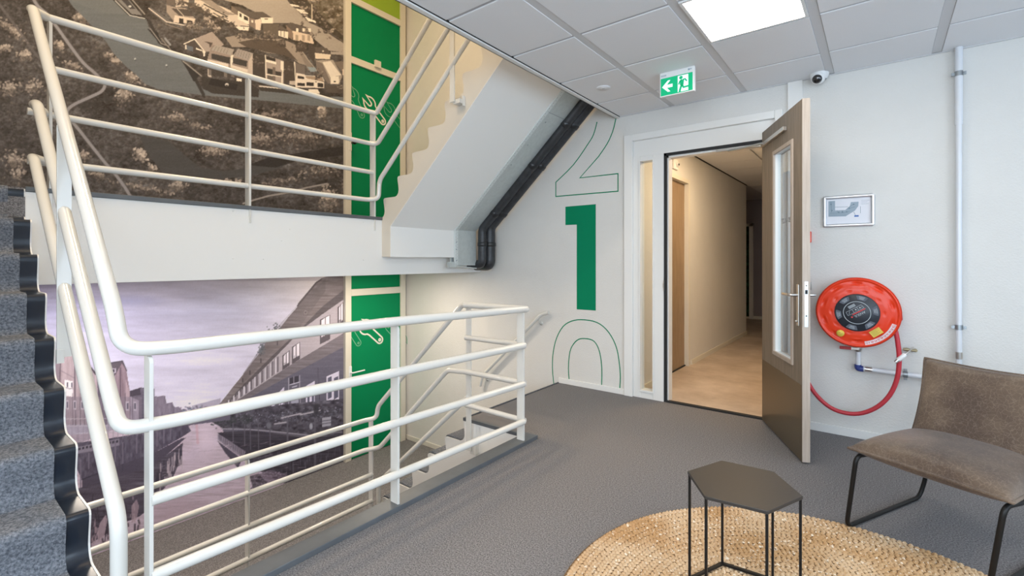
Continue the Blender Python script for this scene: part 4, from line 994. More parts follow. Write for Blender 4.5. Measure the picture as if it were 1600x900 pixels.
# brown lounge chair on a sled frame
cu = Vector((.89, -.456, 0)).normalized(); cv = Vector((.456, .89, 0)).normalized(); F0 = Vector((-.130, 2.775, 0))
def cp_(a, d, z): return F0 + cu * a + cv * d + Vector((0, 0, z))
ch = thing('lounge_chair', 'worn brown leather lounge chair with black sled legs by the white wall', 'chair', cp_(.30, .35, 0))
CWD = .575
def side_frame(a):
    return [cp_(a, .30, .345), cp_(a, .022, .374), cp_(a - .050, .032, .010), cp_(a - .056, .70, .010), cp_(a - .035, .72, .13), cp_(a, .60, .30), cp_(a, .46, .335)]
for a in (.035, CWD - .025):
    part('sled_leg', MB().tube(side_frame(a), .0100, 12, corner=.045), M['blackmetal'], ch)
for d in (.30, .46): part('cross_bar', MB().tube([cp_(.035, d, .34), cp_(CWD - .025, d, .34)], .009, 10), M['blackmetal'], ch)
def cushion(w_, d_, th, fn, nu=40, nv=36, pex=.42, ppow=2.6):
    """pillow with pinched edges: fn maps (u, v, h) to world"""
    vs = []; fs = []
    for s_ in (1, -1):
        for i in range(nu + 1):
            for j in range(nv + 1):
                u, v = i / nu, j / nv
                e = (1 - abs(2 * u - 1) ** ppow) * (1 - abs(2 * v - 1) ** ppow)
                e = max(e, 0) ** pex
                # corners pull out into small ears, edges draw in slightly
                pinch = .014 * math.sin(math.pi * u) * 1.0
                pinv = .014 * math.sin(math.pi * v)
                uu = u * w_ + (pinv if u < .5 else -pinv) * (1 - min(1, 8 * min(u, 1 - u))); vv = v * d_ + (pinch if v < .5 else -pinch) * (1 - min(1, 8 * min(v, 1 - v)))
                wr_ = .0042 * math.sin(u * 75 + 2.5 * math.sin(u * 17)) * math.exp(-((v - .0) / .12) ** 2) * (min(1, v * 18)) if s_ > 0 else 0
                h = s_ * th * (e * (.62 if s_ > 0 else .38)) + wr_
                vs.append(fn(uu, vv, h))
        o_ = (0 if s_ > 0 else (nu + 1) * (nv + 1))
        for i in range(nu):
            for j in range(nv):
                q = (o_ + i * (nv + 1) + j, o_ + (i + 1) * (nv + 1) + j, o_ + (i + 1) * (nv + 1) + j + 1, o_ + i * (nv + 1) + j + 1)
                fs.append(q if s_ > 0 else q[::-1])
    edge = []
    n_e = 30
    def E_(u, v):
        pinch = .014 * math.sin(math.pi * u); pinv = .014 * math.sin(math.pi * v)
        uu = u * w_ + (pinv if u < .5 else -pinv) * (1 - min(1, 8 * min(u, 1 - u))); vv = v * d_ + (pinch if v < .5 else -pinch) * (1 - min(1, 8 * min(v, 1 - v)))
        return fn(uu, vv, 0)
    for k in range(n_e): edge.append(E_(k / n_e, 0))
    for k in range(n_e): edge.append(E_(1, k / n_e))
    for k in range(n_e): edge.append(E_(1 - k / n_e, 1))
    for k in range(n_e): edge.append(E_(0, 1 - k / n_e))
    edge.append(edge[0])
    return MB().add(vs, fs, True), MB().tube(edge, .0068, 10)
cs, pi_ = cushion(CWD, .60, .150, lambda u, v, h: cp_(u - .004, v + .030, .396 + h - .02 * (v / .60)))
sc_ = part('seat_cushion', cs, M['leather'], ch); part('piping', pi_, M['leather'], sc_)
bd_ = Vector((0, 0, 1)) * .94 + cv * .34; bn = (-cv * .94 + Vector((0, 0, 1)) * .34).normalized(); bd_.normalize()
B0 = cp_(.035, .475, .36)
cs, pi_ = cushion(CWD - .02, .452, .080, lambda u, v, h: B0 + cu * u + bd_ * v + bn * h, ppow=9, pex=.5)
bc = part('backrest', cs, M['leather'], ch); part('piping', pi_, M['leather'], bc)
part('back_frame', MB().tube([cp_(.08, .44, .335), cp_(.08, .56, .33), cp_(.08, .675, .70), cp_(CWD - .05, .675, .70), cp_(CWD - .05, .56, .33), cp_(CWD - .05, .44, .335)], .009, 10, corner=.04), M['blackmetal'], ch)
# stairwell lamps: one at the top, three unseen added to light mural and treads
for i, (loc, r, e, lab) in enumerate((((-3.6, 2.3, 5.49), .20, 125, 'round warm lamp on the ceiling at the top of the stairwell, above the murals'), ((-4.3, .9, 1.158), .13, 125, 'unseen warm lamp added under the upper half landing, nearer the left stairs'), ((-4.3, 3.3, 1.158), .13, 105, 'unseen warm lamp added under the upper half landing, nearer the green door'), ((-3.0, -.1, 5.49), .20, 110, 'unseen warm lamp added on the ceiling to brighten the left stairs'))):
    sl_ = thing('stair_lamp', lab, 'lamp', loc)
    dz_ = .03 if i in (0, 3) else .0
    part('shade', MB().lathe([(r * 1.02, -.004), (r * 1.02, dz_ + .001), (r * .96, dz_ + .001)], loc, (0, 0, -1), 24), M['plastic'], sl_)
    part('diffuser', MB().lathe([(0, .0), (r * .96, .0)], Vector(loc) - Vector((0, 0, dz_ + .0015)), (0, 0, 1), 24), mat('warm_lamp_glass_%d' % i, (1, 1, 1), .5, emit=((1.0, .72, .42), (1.0, .88, .74), (1.0, .84, .66), (1.0, .82, .60))[i], estr=e), sl_)
# ================================================================== PRINTED WALL MURALS
# Each mural is one printed sheet on the stairwell wall. The print (a flat picture) is drawn here into an array with polygons, strokes and noise
# and stored as the sheet's own colour attribute.
class Canvas:
    def __init__(s, x0, y0, x1, y1, k, col):
        s.x0, s.y0, s.k = x0, y0, k
        s.W = int((x1 - x0) * k); s.H = int((y1 - y0) * k)
        s.a = np.ones((s.H, s.W, 3)) * np.array(col, float)
        gy, gx = np.mgrid[0:s.H, 0:s.W]; s.gx = x0 + (gx + .5) / k; s.gy = y0 + (gy + .5) / k
    def win(s, xa, ya, xb, yb):
        i0 = max(0, int((ya - s.y0) * s.k)); i1 = min(s.H, int((yb - s.y0) * s.k) + 2); j0 = max(0, int((xa - s.x0) * s.k)); j1 = min(s.W, int((xb - s.x0) * s.k) + 2)
        return slice(i0, i1), slice(j0, j1)
    def mask(s, P):
        P = np.array(P, float); w_ = s.win(P[:, 0].min(), P[:, 1].min(), P[:, 0].max(), P[:, 1].max())
        X, Y = s.gx[w_], s.gy[w_]; m = np.zeros(X.shape, bool)
        n = len(P)
        for i in range(n):
            (xa, ya), (xb, yb) = P[i], P[(i + 1) % n]
            if ya == yb: continue
            c = ((ya > Y) != (yb > Y)) & (X < (xb - xa) * (Y - ya) / (yb - ya) + xa); m ^= c
        return w_, m
    def poly(s, P, col, al=1.0, tex=None):
        w_, m = s.mask(P)
        if m.size == 0: return
        c = np.array(col, float)
        src = np.ones(m.shape + (3,)) * c
        if tex is not None: src = src + tex[w_][..., None]
        f = (m * al)[..., None]; s.a[w_] = s.a[w_] * (1 - f) + src * f
    def line(s, L, wd, col, al=1.0):
        for (xa, ya), (xb, yb) in zip(L[:-1], L[1:]):
            w_ = s.win(min(xa, xb) - wd, min(ya, yb) - wd, max(xa, xb) + wd, max(ya, yb) + wd); X, Y = s.gx[w_], s.gy[w_]
            if X.size == 0: continue
            dx, dy = xb - xa, yb - ya; q = dx * dx + dy * dy + 1e-9
            t = np.clip(((X - xa) * dx + (Y - ya) * dy) / q, 0, 1); d = np.hypot(X - xa - t * dx, Y - ya - t * dy)
            f = (np.clip((wd / 2 - d) * s.k + .5, 0, 1) * al)[..., None]; s.a[w_] = s.a[w_] * (1 - f) + np.array(col, float) * f
    def blob(s, x, y, rx, ry, col, al=1.0, ang=0.0, soft=.35):
        r = max(rx, ry) * 1.2; w_ = s.win(x - r, y - r, x + r, y + r); X, Y = s.gx[w_] - x, s.gy[w_] - y
        if X.size == 0: return
        c_, s_ = math.cos(ang), math.sin(ang); d = np.hypot((X * c_ + Y * s_) / rx, (-X * s_ + Y * c_) / ry)
        f = (np.clip((1 - d) / soft, 0, 1) * al)[..., None]; s.a[w_] = s.a[w_] * (1 - f) + np.array(col, float) * f
    def noise(s, cx, cy, seed, octv=4, pers=.55):
        g = np.random.default_rng(seed); out = np.zeros((s.H, s.W)); amp = 1.0; tot = 0
        for o in range(octv):
            nx = max(2, int(s.W / s.k / cx) + 3); ny = max(2, int(s.H / s.k / cy) + 3); r = g.standard_normal((ny, nx))
            u = np.clip((s.gx - s.x0) / cx, 0, nx - 1.001); v = np.clip((s.gy - s.y0) / cy, 0, ny - 1.001); i = u.astype(int); j = v.astype(int); fu, fv = u - i, v - j
            fu = fu * fu * (3 - 2 * fu); fv = fv * fv * (3 - 2 * fv)
            out += amp * (r[j, i] * (1 - fu) * (1 - fv) + r[j, i + 1] * fu * (1 - fv) + r[j + 1, i] * (1 - fu) * fv + r[j + 1, i + 1] * fu * fv)
            tot += amp * amp; amp *= pers; cx /= 2; cy /= 2
            if cx * s.k < 1 or cy * s.k < 1: break
        return out / math.sqrt(tot)
    def sample(s, x, y):
        i = np.clip((x - s.x0) * s.k - .5, 0, s.W - 1.001); j = np.clip((y - s.y0) * s.k - .5, 0, s.H - 1.001); a = i.astype(int); b = j.astype(int); fx = (i - a)[..., None]; fy = (j - b)[..., None]
        A = s.a
        return A[b, a] * (1 - fx) * (1 - fy) + A[b, a + 1] * fx * (1 - fy) + A[b + 1, a] * (1 - fx) * fy + A[b + 1, a + 1] * fx * fy

def foliage(C, n, region, dark, light, rmin, rmax, g, lit=(-.35, -.5)):
    """clumps of tree crowns: dark base, mid body, bright side; region(x, y) -> (density, brightness)"""
    for _ in range(n):
        x = g.uniform(C.x0, C.x0 + C.W / C.k); y = g.uniform(C.y0, C.y0 + C.H / C.k); d, br = region(x, y)
        if g.random() > d: continue
        r = g.uniform(rmin, rmax); t = np.clip(br + g.normal(0, .16), 0, 1)
        col = np.array(dark) * (1 - t) + np.array(light) * t
        C.blob(x + r * .3, y + r * .5, r * 1.1, r * .8, np.array(dark) * .80, .5, 0, .7)
        C.blob(x, y, r, r * .8, col * .86, .6, 0, .7)
        C.blob(x + lit[0] * r, y + lit[1] * r, r * .55, r * .42, col * 1.10, .55, 0, .8)

def paint_aerial():
    g = np.random.default_rng(5); C = Canvas(-500, -430, 560, 420, 2.0, (74, 66, 59))
    N1 = C.noise(60, 34, 1); N2 = C.noise(9, 6, 2, 3, .7); N3 = C.noise(2.6, 2.0, 3, 2, .7)
    C.a += (N1 * 9 + N2 * 9 + N3 * 8)[..., None]
    river = [(-20, -430), (60, -150), (107, 0), (115, 12), (126, 22), (144, 41), (165, 64), (178, 84), (196, 103), (213, 117), (228, 132), (249, 140), (280, 144), (320, 149), (420, 158), (560, 172), (560, 152), (480, 150), (400, 140), (318, 140), (306, 125), (288, 97), (280, 85), (267, 75), (249, 66), (233, 44), (228, 28), (201, 23), (178, 0), (140, -60), (90, -430)]
    def inside(P):
        w_, m = C.mask(P); M_ = np.zeros((C.H, C.W), bool); M_[w_] = m; return M_
    RV = inside(river)
    pond = [(218, 212), (262, 220), (270, 226), (287, 241), (313, 262), (349, 268), (387, 262), (418, 250), (452, 247), (441, 262), (387, 276), (344, 279), (317, 281), (285, 276), (255, 271), (240, 252), (226, 232)]
    PD = inside(pond)
    river2 = [(335, -430), (330, -60), (350, 0), (378, 8), (405, 22), (420, 30), (427, 36), (452, 36), (478, 46), (492, 62), (513, 79), (560, 84), (560, 72), (541, 70), (520, 57), (502, 44), (482, 35), (466, 18), (452, 5), (449, 0), (440, -80), (430, -430)]
    R2_ = inside(river2); WT = RV | PD | R2_
    def reg(x, y):
        j = int(np.clip((x - C.x0) * C.k, 0, C.W - 1)); i = int(np.clip((y - C.y0) * C.k, 0, C.H - 1))
        if WT[i, j]: return 0, 0
        b = .20 + .24 * N1[i, j]
        return (.9 if y > 140 or x < 230 else .35), b
    foliage(C, 25000, reg, (66, 58, 51), (132, 117, 101), 1.6, 4.4, g)
    def clump(x, y, rx, ry, n, bright, ang=0, r=2.4):
        for _ in range(n):
            u = g.normal(0, .45); v = g.normal(0, .45); c_, s_ = math.cos(ang), math.sin(ang)
            px, py = x + u * rx * c_ - v * ry * s_, y + u * rx * s_ + v * ry * c_; t = np.clip(bright - .35 * (v > .1) + g.normal(0, .15), 0, 1)
            C.blob(px, py, r * g.uniform(.6, 1.3), r * g.uniform(.5, 1.0), np.array((70, 60, 52)) * (1 - t) + np.array((200, 178, 154)) * t, .8, g.uniform(0, 3))
    for a in [(130, 27, 15, 11, 130, .62), (20, 48, 26, 8, 130, .6, .7), (38, 86, 12, 9, 70, .7), (8, 74, 10, 6, 50, .75), (15, 138, 18, 12, 110, .6), (52, 136, 14, 12, 90, .6), (92, 71, 12, 6, 60, .7, .7), (112, 103, 16, 8, 80, .5, .3), (194, 150, 13, 15, 150, .62), (170, 86, 8, 5, 40, .6), (182, 96, 8, 6, 45, .68), (206, 121, 18, 7, 100, .62, .6), (220, 242, 14, 9, 100, .8, .7), (238, 262, 9, 5, 50, .7, .5), (132, 243, 9, 9, 60, .6), (152, 275, 18, 7, 80, .5, .3), (22, 252, 18, 16, 130, .6), (28, 272, 10, 12, 60, .66), (230, 296, 50, 8, 130, .42, .2), (278, 290, 14, 9, 110, .6), (334, 236, 24, 11, 130, .55), (352, 284, 30, 4, 80, .7), (503, 169, 7, 16, 110, .8), (513, 309, 14, 20, 190, .72), (540, 300, 12, 22, 60, .3), (404, 218, 28, 12, 150, .5, .1), (470, 214, 52, 16, 260, .42), (425, 180, 40, 12, 120, .35), (500, 270, 36, 12, 120, .4, -.1), (440, 284, 34, 8, 110, .38, -.1), (275, 183, 18, 6, 70, .6), (310, 198, 20, 6, 60, .45, .3)]:
        clump(*a)
    # water
    wt = C.noise(40, 3, 9, 3)
    C.poly(river, (99, 98, 93), 1, wt * 1.6)
    C.poly([(107, -40), (178, 0), (201, 23), (160, 20), (112, 2)], (108, 106, 99), .5); C.poly(pond, (70, 65, 59), 1, wt * 1.4)
    C.poly(river2, (150, 136, 120), 1, wt * 1.6)
    C.poly([(335, -430), (330, -60), (350, 0), (449, 0), (440, -80), (430, -430)], (168, 153, 136), .6)
    C.poly([(387, 258), (420, 246), (560, 225), (560, 240), (470, 250), (430, 262)], (42, 36, 31), .75)
    for x, y in ((211, 92), (260, 102)): C.blob(x, y, 1.8, 1.8, (176, 170, 158)); C.blob(x + .5, y + 2, 1.6, .9, (60, 58, 55))
    # shore shadows
    C.line([(178, 0), (201, 23), (228, 29)], 2.5, (48, 44, 40)); C.line([(233, 33), (249, 66), (280, 85), (306, 125), (318, 148)], 5, (56, 50, 45)); C.poly([(230, 45), (246, 50), (252, 66), (247, 65)], (50, 46, 42)); C.poly([(286, 97), (312, 117), (303, 128)], (50, 45, 41))
    C.poly([(315, 121), (388, 128), (405, 140), (404, 152), (332, 146), (316, 138)], (58, 51, 45)); C.poly([(330, 122), (372, 132), (369, 141), (326, 132)], (44, 39, 35))
    # paths
    path = [(46, -14), (58, 8), (75, 24), (90, 44), (110, 72), (130, 98), (148, 114), (160, 127), (164, 133), (158, 143), (140, 152), (118, 162), (107, 170), (105, 178), (109, 186), (116, 194), (126, 206), (140, 224), (164, 254), (180, 272), (196, 294), (208, 315)]
    pth = []
    for i in range(len(path) - 1):
        p0, p1, p2, p3 = [np.array(path[max(0, min(len(path) - 1, q_))], float) for q_ in (i - 1, i, i + 1, i + 2)]
        for t in (0, .25, .5, .75): pth.append(tuple(.5 * (2 * p1 + (p2 - p0) * t + (2 * p0 - 5 * p1 + 4 * p2 - p3) * t * t + (3 * p1 - p0 - 3 * p2 + p3) * t ** 3)))
    path = pth + [path[-1]]
    C.line(path, 7.5, (88, 80, 73), .3); C.line(path, 4.6, (136, 127, 120))
    C.line([(-20, -20), (4, 14), (30, 48), (55, 84), (70, 100)], 4, (96, 86, 79), .8)
    C.line([(380, 318), (395, 313), (420, 306), (450, 301), (480, 293), (511, 287)], 2.6, (142, 129, 115))
    # peninsula with houses; q() = crop coordinates
    def q(L): return [(260 + x / 5.455, y / 5.455) for x, y in L]
    def h(L, col, al=1.0): C.poly(q(L), col, al)
    wall, roof, dk, mid, pale = (196, 176, 152), (86, 75, 66), (54, 47, 41), (128, 112, 96), (212, 194, 168)
    h([(500, 320), (600, 300), (700, 330), (980, 330), (1100, 380), (1170, 460), (1200, 560), (1130, 540), (1040, 470), (860, 450), (700, 400), (560, 400)], (140, 124, 107))
    h([(610, 360), (760, 330), (960, 350), (1040, 430), (1120, 520), (1000, 470), (840, 440), (680, 400)], (80, 68, 57))
    h([(1100, 380), (1190, 470), (1260, 600), (1210, 600)], (122, 108, 94)); C.line(q([(1130, 400), (1200, 500), (1280, 600)]), 1.2, (160, 144, 124))
    # long white building top left
    h([(240, 0), (340, 0), (600, 110), (620, 150), (530, 195), (320, 90), (240, 40)], wall); h([(290, 0), (380, 0), (520, 100), (610, 125), (520, 130), (400, 70)], (140, 124, 108)); C.line(q([(320, 35), (420, 90), (520, 140)]), 1.8, dk); C.line(q([(400, 110), (530, 185)]), 1.4, dk)
    h([(520, 130), (620, 130), (700, 215), (700, 245), (620, 250), (560, 190)], (188, 168, 146)); h([(590, 230), (705, 215), (700, 262), (620, 255)], pale); C.line(q([(630, 222), (700, 226)]), 1.2, dk)
    h([(75, 0), (190, 0), (190, 50), (80, 60)], (190, 170, 148)); h([(0, 0), (75, 0), (75, 45), (0, 40)], (98, 85, 74)); h([(120, 0), (300, 60), (330, 120), (200, 60)], (76, 66, 56))
    # left flat-roof villa
    h([(0, 40), (60, 60), (170, 70), (245, 160), (240, 190), (70, 190), (0, 100)], (150, 132, 114)); h([(40, 70), (180, 80), (230, 140), (110, 135)], (78, 68, 60)); C.line(q([(90, 72), (150, 138)]), 1, wall); h([(70, 130), (245, 160), (240, 205), (60, 190)], (204, 180, 154)); h([(110, 155), (145, 160), (145, 205), (110, 200)], dk); h([(175, 170), (225, 178), (225, 205), (175, 200)], dk)
    h([(-140, 60), (0, 150), (60, 200), (-10, 200), (-120, 110)], (98, 90, 82)); C.line(q([(-150, 70), (0, 185), (150, 215)]), 1.6, (206, 186, 162)); C.line(q([(-10, 205), (130, 250)]), 1, mid)
    # long dark roof at the top centre
    h([(555, 50), (620, 60), (710, 100), (820, 100), (900, 150), (800, 165), (720, 150), (610, 95), (555, 95)], roof); h([(610, 90), (710, 150), (705, 210), (610, 165)], pale); h([(625, 112), (640, 120), (640, 150), (625, 142)], dk); h([(660, 130), (695, 150), (695, 180), (660, 165)], dk)
    h([(705, 150), (760, 165), (760, 250), (705, 215)], (118, 100, 86)); h([(725, 170), (740, 173), (740, 195), (725, 190)], pale); h([(755, 170), (800, 160), (810, 190), (800, 260), (760, 250)], (198, 176, 152)); h([(800, 150), (908, 150), (908, 200), (815, 200)], pale); h([(835, 158), (865, 158), (865, 166), (835, 166)], roof)
    h([(555, 50), (610, 90), (610, 130), (550, 100)], (110, 94, 80))
    # row at the right: dutch gables
    h([(820, 205), (960, 205), (950, 310), (830, 300)], (92, 80, 68)); h([(1020, 215), (1055, 190), (1210, 235), (1260, 300), (1230, 330), (1075, 270)], roof); h([(1075, 262), (1240, 300), (1258, 375), (1080, 340)], (196, 172, 146)); h([(1020, 215), (1075, 265), (1075, 340), (1030, 310)], (120, 100, 84))
    for x in (1105, 1160, 1208): h([(x, 238), (x + 22, 244), (x + 22, 275), (x, 268)], pale); h([(x - 5, 296), (x + 18, 300), (x + 18, 350), (x - 5, 345)], (150, 130, 108))
    h([(950, 250), (970, 215), (1040, 260), (1040, 280)], (90, 78, 68)); h([(955, 260), (1040, 272), (1035, 330), (955, 305)], pale); C.line(q([(975, 265), (975, 305)]), 1, roof); C.line(q([(1005, 270), (1005, 315)]), 1, roof)
    h([(1100, 390), (1140, 340), (1190, 370), (1195, 440), (1110, 440)], (74, 63, 53)); h([(960, 340), (1010, 330), (1020, 400), (970, 400)], (68, 58, 49))
    h([(1215, 390), (1245, 380), (1270, 440), (1260, 540), (1215, 480)], (72, 62, 54)); h([(1265, 400), (1370, 410), (1400, 465), (1270, 450)], roof); h([(1265, 450), (1400, 465), (1395, 505), (1270, 500)], (204, 182, 154)); C.blob(260 + 1335 / 5.455, 436 / 5.455, 1.4, 1.6, pale)
    # barn roof houses right
    h([(1275, 515), (1420, 510), (1500, 650), (1470, 720), (1390, 710)], (150, 134, 116)); h([(1330, 530), (1400, 520), (1490, 640), (1400, 660)], (206, 188, 164)); h([(1275, 520), (1330, 540), (1400, 700), (1380, 715), (1280, 590)], (112, 98, 86)); h([(1400, 655), (1470, 650), (1475, 715), (1400, 715)], pale); h([(1425, 690), (1445, 690), (1445, 702), (1425, 702)], dk)
    h([(1430, 530), (1500, 520), (1535, 570), (1535, 620), (1490, 600)], (110, 96, 82)); h([(1400, 440), (1535, 445), (1535, 470), (1400, 462)], (150, 136, 120)); h([(1500, 590), (1535, 590), (1535, 640), (1500, 640)], (196, 172, 146))
    # gable house left centre
    h([(240, 330), (390, 270), (490, 380), (400, 440), (330, 440)], (152, 134, 118)); h([(160, 375), (240, 335), (320, 440), (320, 480), (160, 425)], (74, 64, 56)); C.line(q([(150, 375), (240, 333), (330, 445)]), 1.6, pale); h([(160, 380), (175, 385), (175, 420), (160, 420)], pale); h([(250, 405), (330, 440), (330, 478), (318, 480), (310, 440), (250, 420)], pale); h([(320, 350), (395, 365), (385, 405), (370, 405), (365, 375)], (80, 68, 58))
    h([(170, 385), (230, 400), (230, 440), (175, 425)], (92, 92, 92))
    # modern pair centre
    h([(350, 500), (385, 380), (560, 430), (570, 470), (730, 450), (740, 480), (720, 640), (550, 600), (350, 540)], (138, 120, 104)); h([(375, 425), (420, 385), (580, 420), (550, 475)], (150, 136, 120)); h([(570, 470), (610, 415), (740, 455), (700, 520)], (146, 132, 118))
    for k in range(6): C.line(q([(400 + 25 * k, 392 + 6 * k), (380 + 26 * k, 428 + 6 * k)]), .6, (102, 92, 82)); C.line(q([(600 + 22 * k, 425 + 6 * k), (585 + 22 * k, 470 + 7 * k)]), .6, (102, 92, 82))
    h([(385, 455), (545, 490), (540, 545), (385, 500)], (62, 56, 50)); h([(565, 490), (690, 520), (685, 570), (565, 540)], (62, 56, 50)); h([(350, 505), (530, 545), (528, 575), (352, 530)], (200, 180, 156)); h([(545, 550), (690, 590), (690, 620), (545, 575)], (200, 180, 156)); h([(550, 470), (570, 470), (560, 560), (545, 560)], pale); h([(700, 520), (735, 460), (735, 640), (690, 640)], (176, 156, 136))
    for x in (355, 490, 550, 600): h([(x, 590), (x + 28, 598), (x + 28, 660), (x, 652)], (184, 166, 146))
    h([(360, 580), (720, 650), (715, 690), (360, 640)], (60, 52, 46), .6); C.blob(260 + 515 / 5.455, 722 / 5.455, 3.4, 3.0, (206, 190, 168)); C.blob(260 + 515 / 5.455, 730 / 5.455, 2.0, 2.2, (66, 58, 50)); h([(595, 665), (640, 672), (640, 695), (598, 690)], pale)
    # modern tower house
    h([(840, 470), (1000, 520), (1000, 720), (850, 680)], (150, 132, 116)); h([(848, 475), (930, 500), (930, 525), (850, 505)], dk); C.line(q([(843, 470), (850, 680)]), 1.6, pale); h([(845, 505), (935, 530), (935, 550), (845, 525)], pale); h([(858, 580), (905, 592), (905, 640), (858, 625)], (56, 50, 44)); h([(858, 640), (905, 652), (905, 685), (858, 672)], (92, 82, 72)); h([(930, 605), (980, 615), (980, 660), (930, 645)], (62, 54, 48)); h([(905, 570), (930, 575), (930, 690), (905, 690)], (104, 90, 78)); h([(975, 520), (1000, 525), (1000, 620), (975, 590)], pale); C.line(q([(850, 632), (985, 655)]), 1.4, pale); C.line(q([(990, 600), (985, 710)]), 1.8, pale)
    h([(735, 460), (838, 470), (845, 680), (735, 640)], (66, 57, 49)); h([(1000, 520), (1095, 540), (1095, 700), (1005, 700)], (70, 60, 51))
    # white villa
    h([(1095, 530), (1180, 560), (1180, 640), (1105, 620)], (102, 90, 80)); C.line(q([(1092, 530), (1105, 740)]), 1.6, pale); h([(1105, 620), (1180, 635), (1190, 660), (1345, 700), (1345, 750), (1105, 745)], (204, 184, 160)); h([(1118, 645), (1175, 655), (1175, 675), (1118, 668)], dk); h([(1115, 705), (1180, 710), (1180, 735), (1115, 730)], dk); h([(1195, 700), (1255, 705), (1255, 735), (1195, 730)], dk); h([(1290, 705), (1340, 712), (1340, 745), (1290, 742)], dk); h([(1185, 650), (1320, 655), (1345, 695), (1200, 670)], (150, 126, 102)); C.line(q([(1185, 645), (1325, 652), (1345, 690)]), 1, pale)
    C.line(q([(1275, 690), (1275, 745)]), 2, pale); h([(1200, 570), (1270, 575), (1280, 610), (1230, 612)], (130, 134, 130)); C.line(q([(795, 735), (1300, 790)]), 2.4, (196, 178, 156)); h([(795, 740), (1100, 770), (1400, 800), (1400, 830), (800, 775)], (60, 53, 46))
    h([(1210, 760), (1290, 760), (1310, 800), (1220, 795)], pale); h([(1050, 690), (1100, 690), (1100, 725), (1050, 720)], (170, 152, 132))
    h([(1350, 720), (1535, 740), (1535, 800), (1380, 790)], (80, 70, 60))
    for x, y, r, b in ((345, 165, 34, .62), (385, 200, 34, .66), (430, 245, 34, .6), (200, 225, 44, .45), (270, 240, 36, .4), (120, 20, 40, .2), (560, 230, 40, .2), (650, 300, 40, .22), (760, 330, 40, .2), (850, 310, 36, .25), (910, 320, 36, .2), (980, 370, 40, .2), (1150, 410, 50, .12), (1300, 640, 40, .2), (780, 540, 50, .15), (1040, 600, 40, .15), (240, 60, 40, .2), (340, 110, 40, .15), (470, 170, 50, .15), (1500, 760, 40, .2)):
        clump(260 + x / 5.455, y / 5.455, r / 5.455 * 1.1, r / 5.455, 46, b, 0, 1.7)
    # far bank, trees and moored boats
    bank = q([(1055, -30), (1080, 30), (1180, 90), (1290, 200), (1400, 270), (1535, 385), (1600, 420), (1600, -200), (1000, -400)])
    C.poly(bank, (96, 84, 68), 1, N2 * 16 + N3 * 8)
    C.poly(q([(1055, -10), (1190, 90), (1300, 205), (1420, 290), (1535, 372), (1535, 330), (1420, 230), (1330, 140), (1230, 40), (1180, -20)]), (58, 50, 41), .8)
    for _ in range(90): clump(g.uniform(470, 556), g.uniform(-60, 58), 5, 4, 8, g.uniform(.15, .7), 0, 1.8) if True else None
    C.poly(q([(1055, -10), (1100, 40), (1200, 110), (1300, 210), (1290, 215), (1180, 110), (1060, 30)]), (60, 52, 44), .8)
    for x, y in ((1090, 40), (1140, 80), (1165, 100), (1230, 168)): C.poly(q([(x - 40, y - 8), (x + 35, y + 6), (x + 45, y + 20), (x - 20, y + 14)]), (206, 190, 166))
    C.line(q([(1240, 40), (1240, 165)]), 1.8, (196, 178, 152)); C.line(q([(1160, 110), (1160, 160)]), .8, (120, 108, 94)); C.line(q([(1190, 150), (1270, 190)]), 2.2, (214, 198, 174))
    # jetty with barge upper left
    C.poly([(183, 0), (202, 0), (222, 24), (206, 22)], (120, 112, 102)); C.line([(180, 1), (203, 24), (226, 29)], 1.4, (190, 180, 164)); C.poly([(190, 0), (200, 0), (212, 14), (203, 14)], (66, 60, 56)); C.blob(203, 10, 3, 2, (186, 176, 160)); C.line([(207, 0), (226, 22)], 1.6, (150, 138, 122))
    C.line([(235, 45), (252, 68), (264, 72)], 1.2, (150, 138, 124)); C.line([(252, 60), (270, 82), (290, 98), (314, 118)], 1.5, (128, 117, 104)); C.line([(258, 60), (266, 70)], 3, (140, 134, 126))
    C.line([(286, 96), (315, 119)], 1.0, (150, 138, 122))
    C.a += (C.noise(1.2, 1.2, 30, 1) * 2.2)[..., None]
    return C

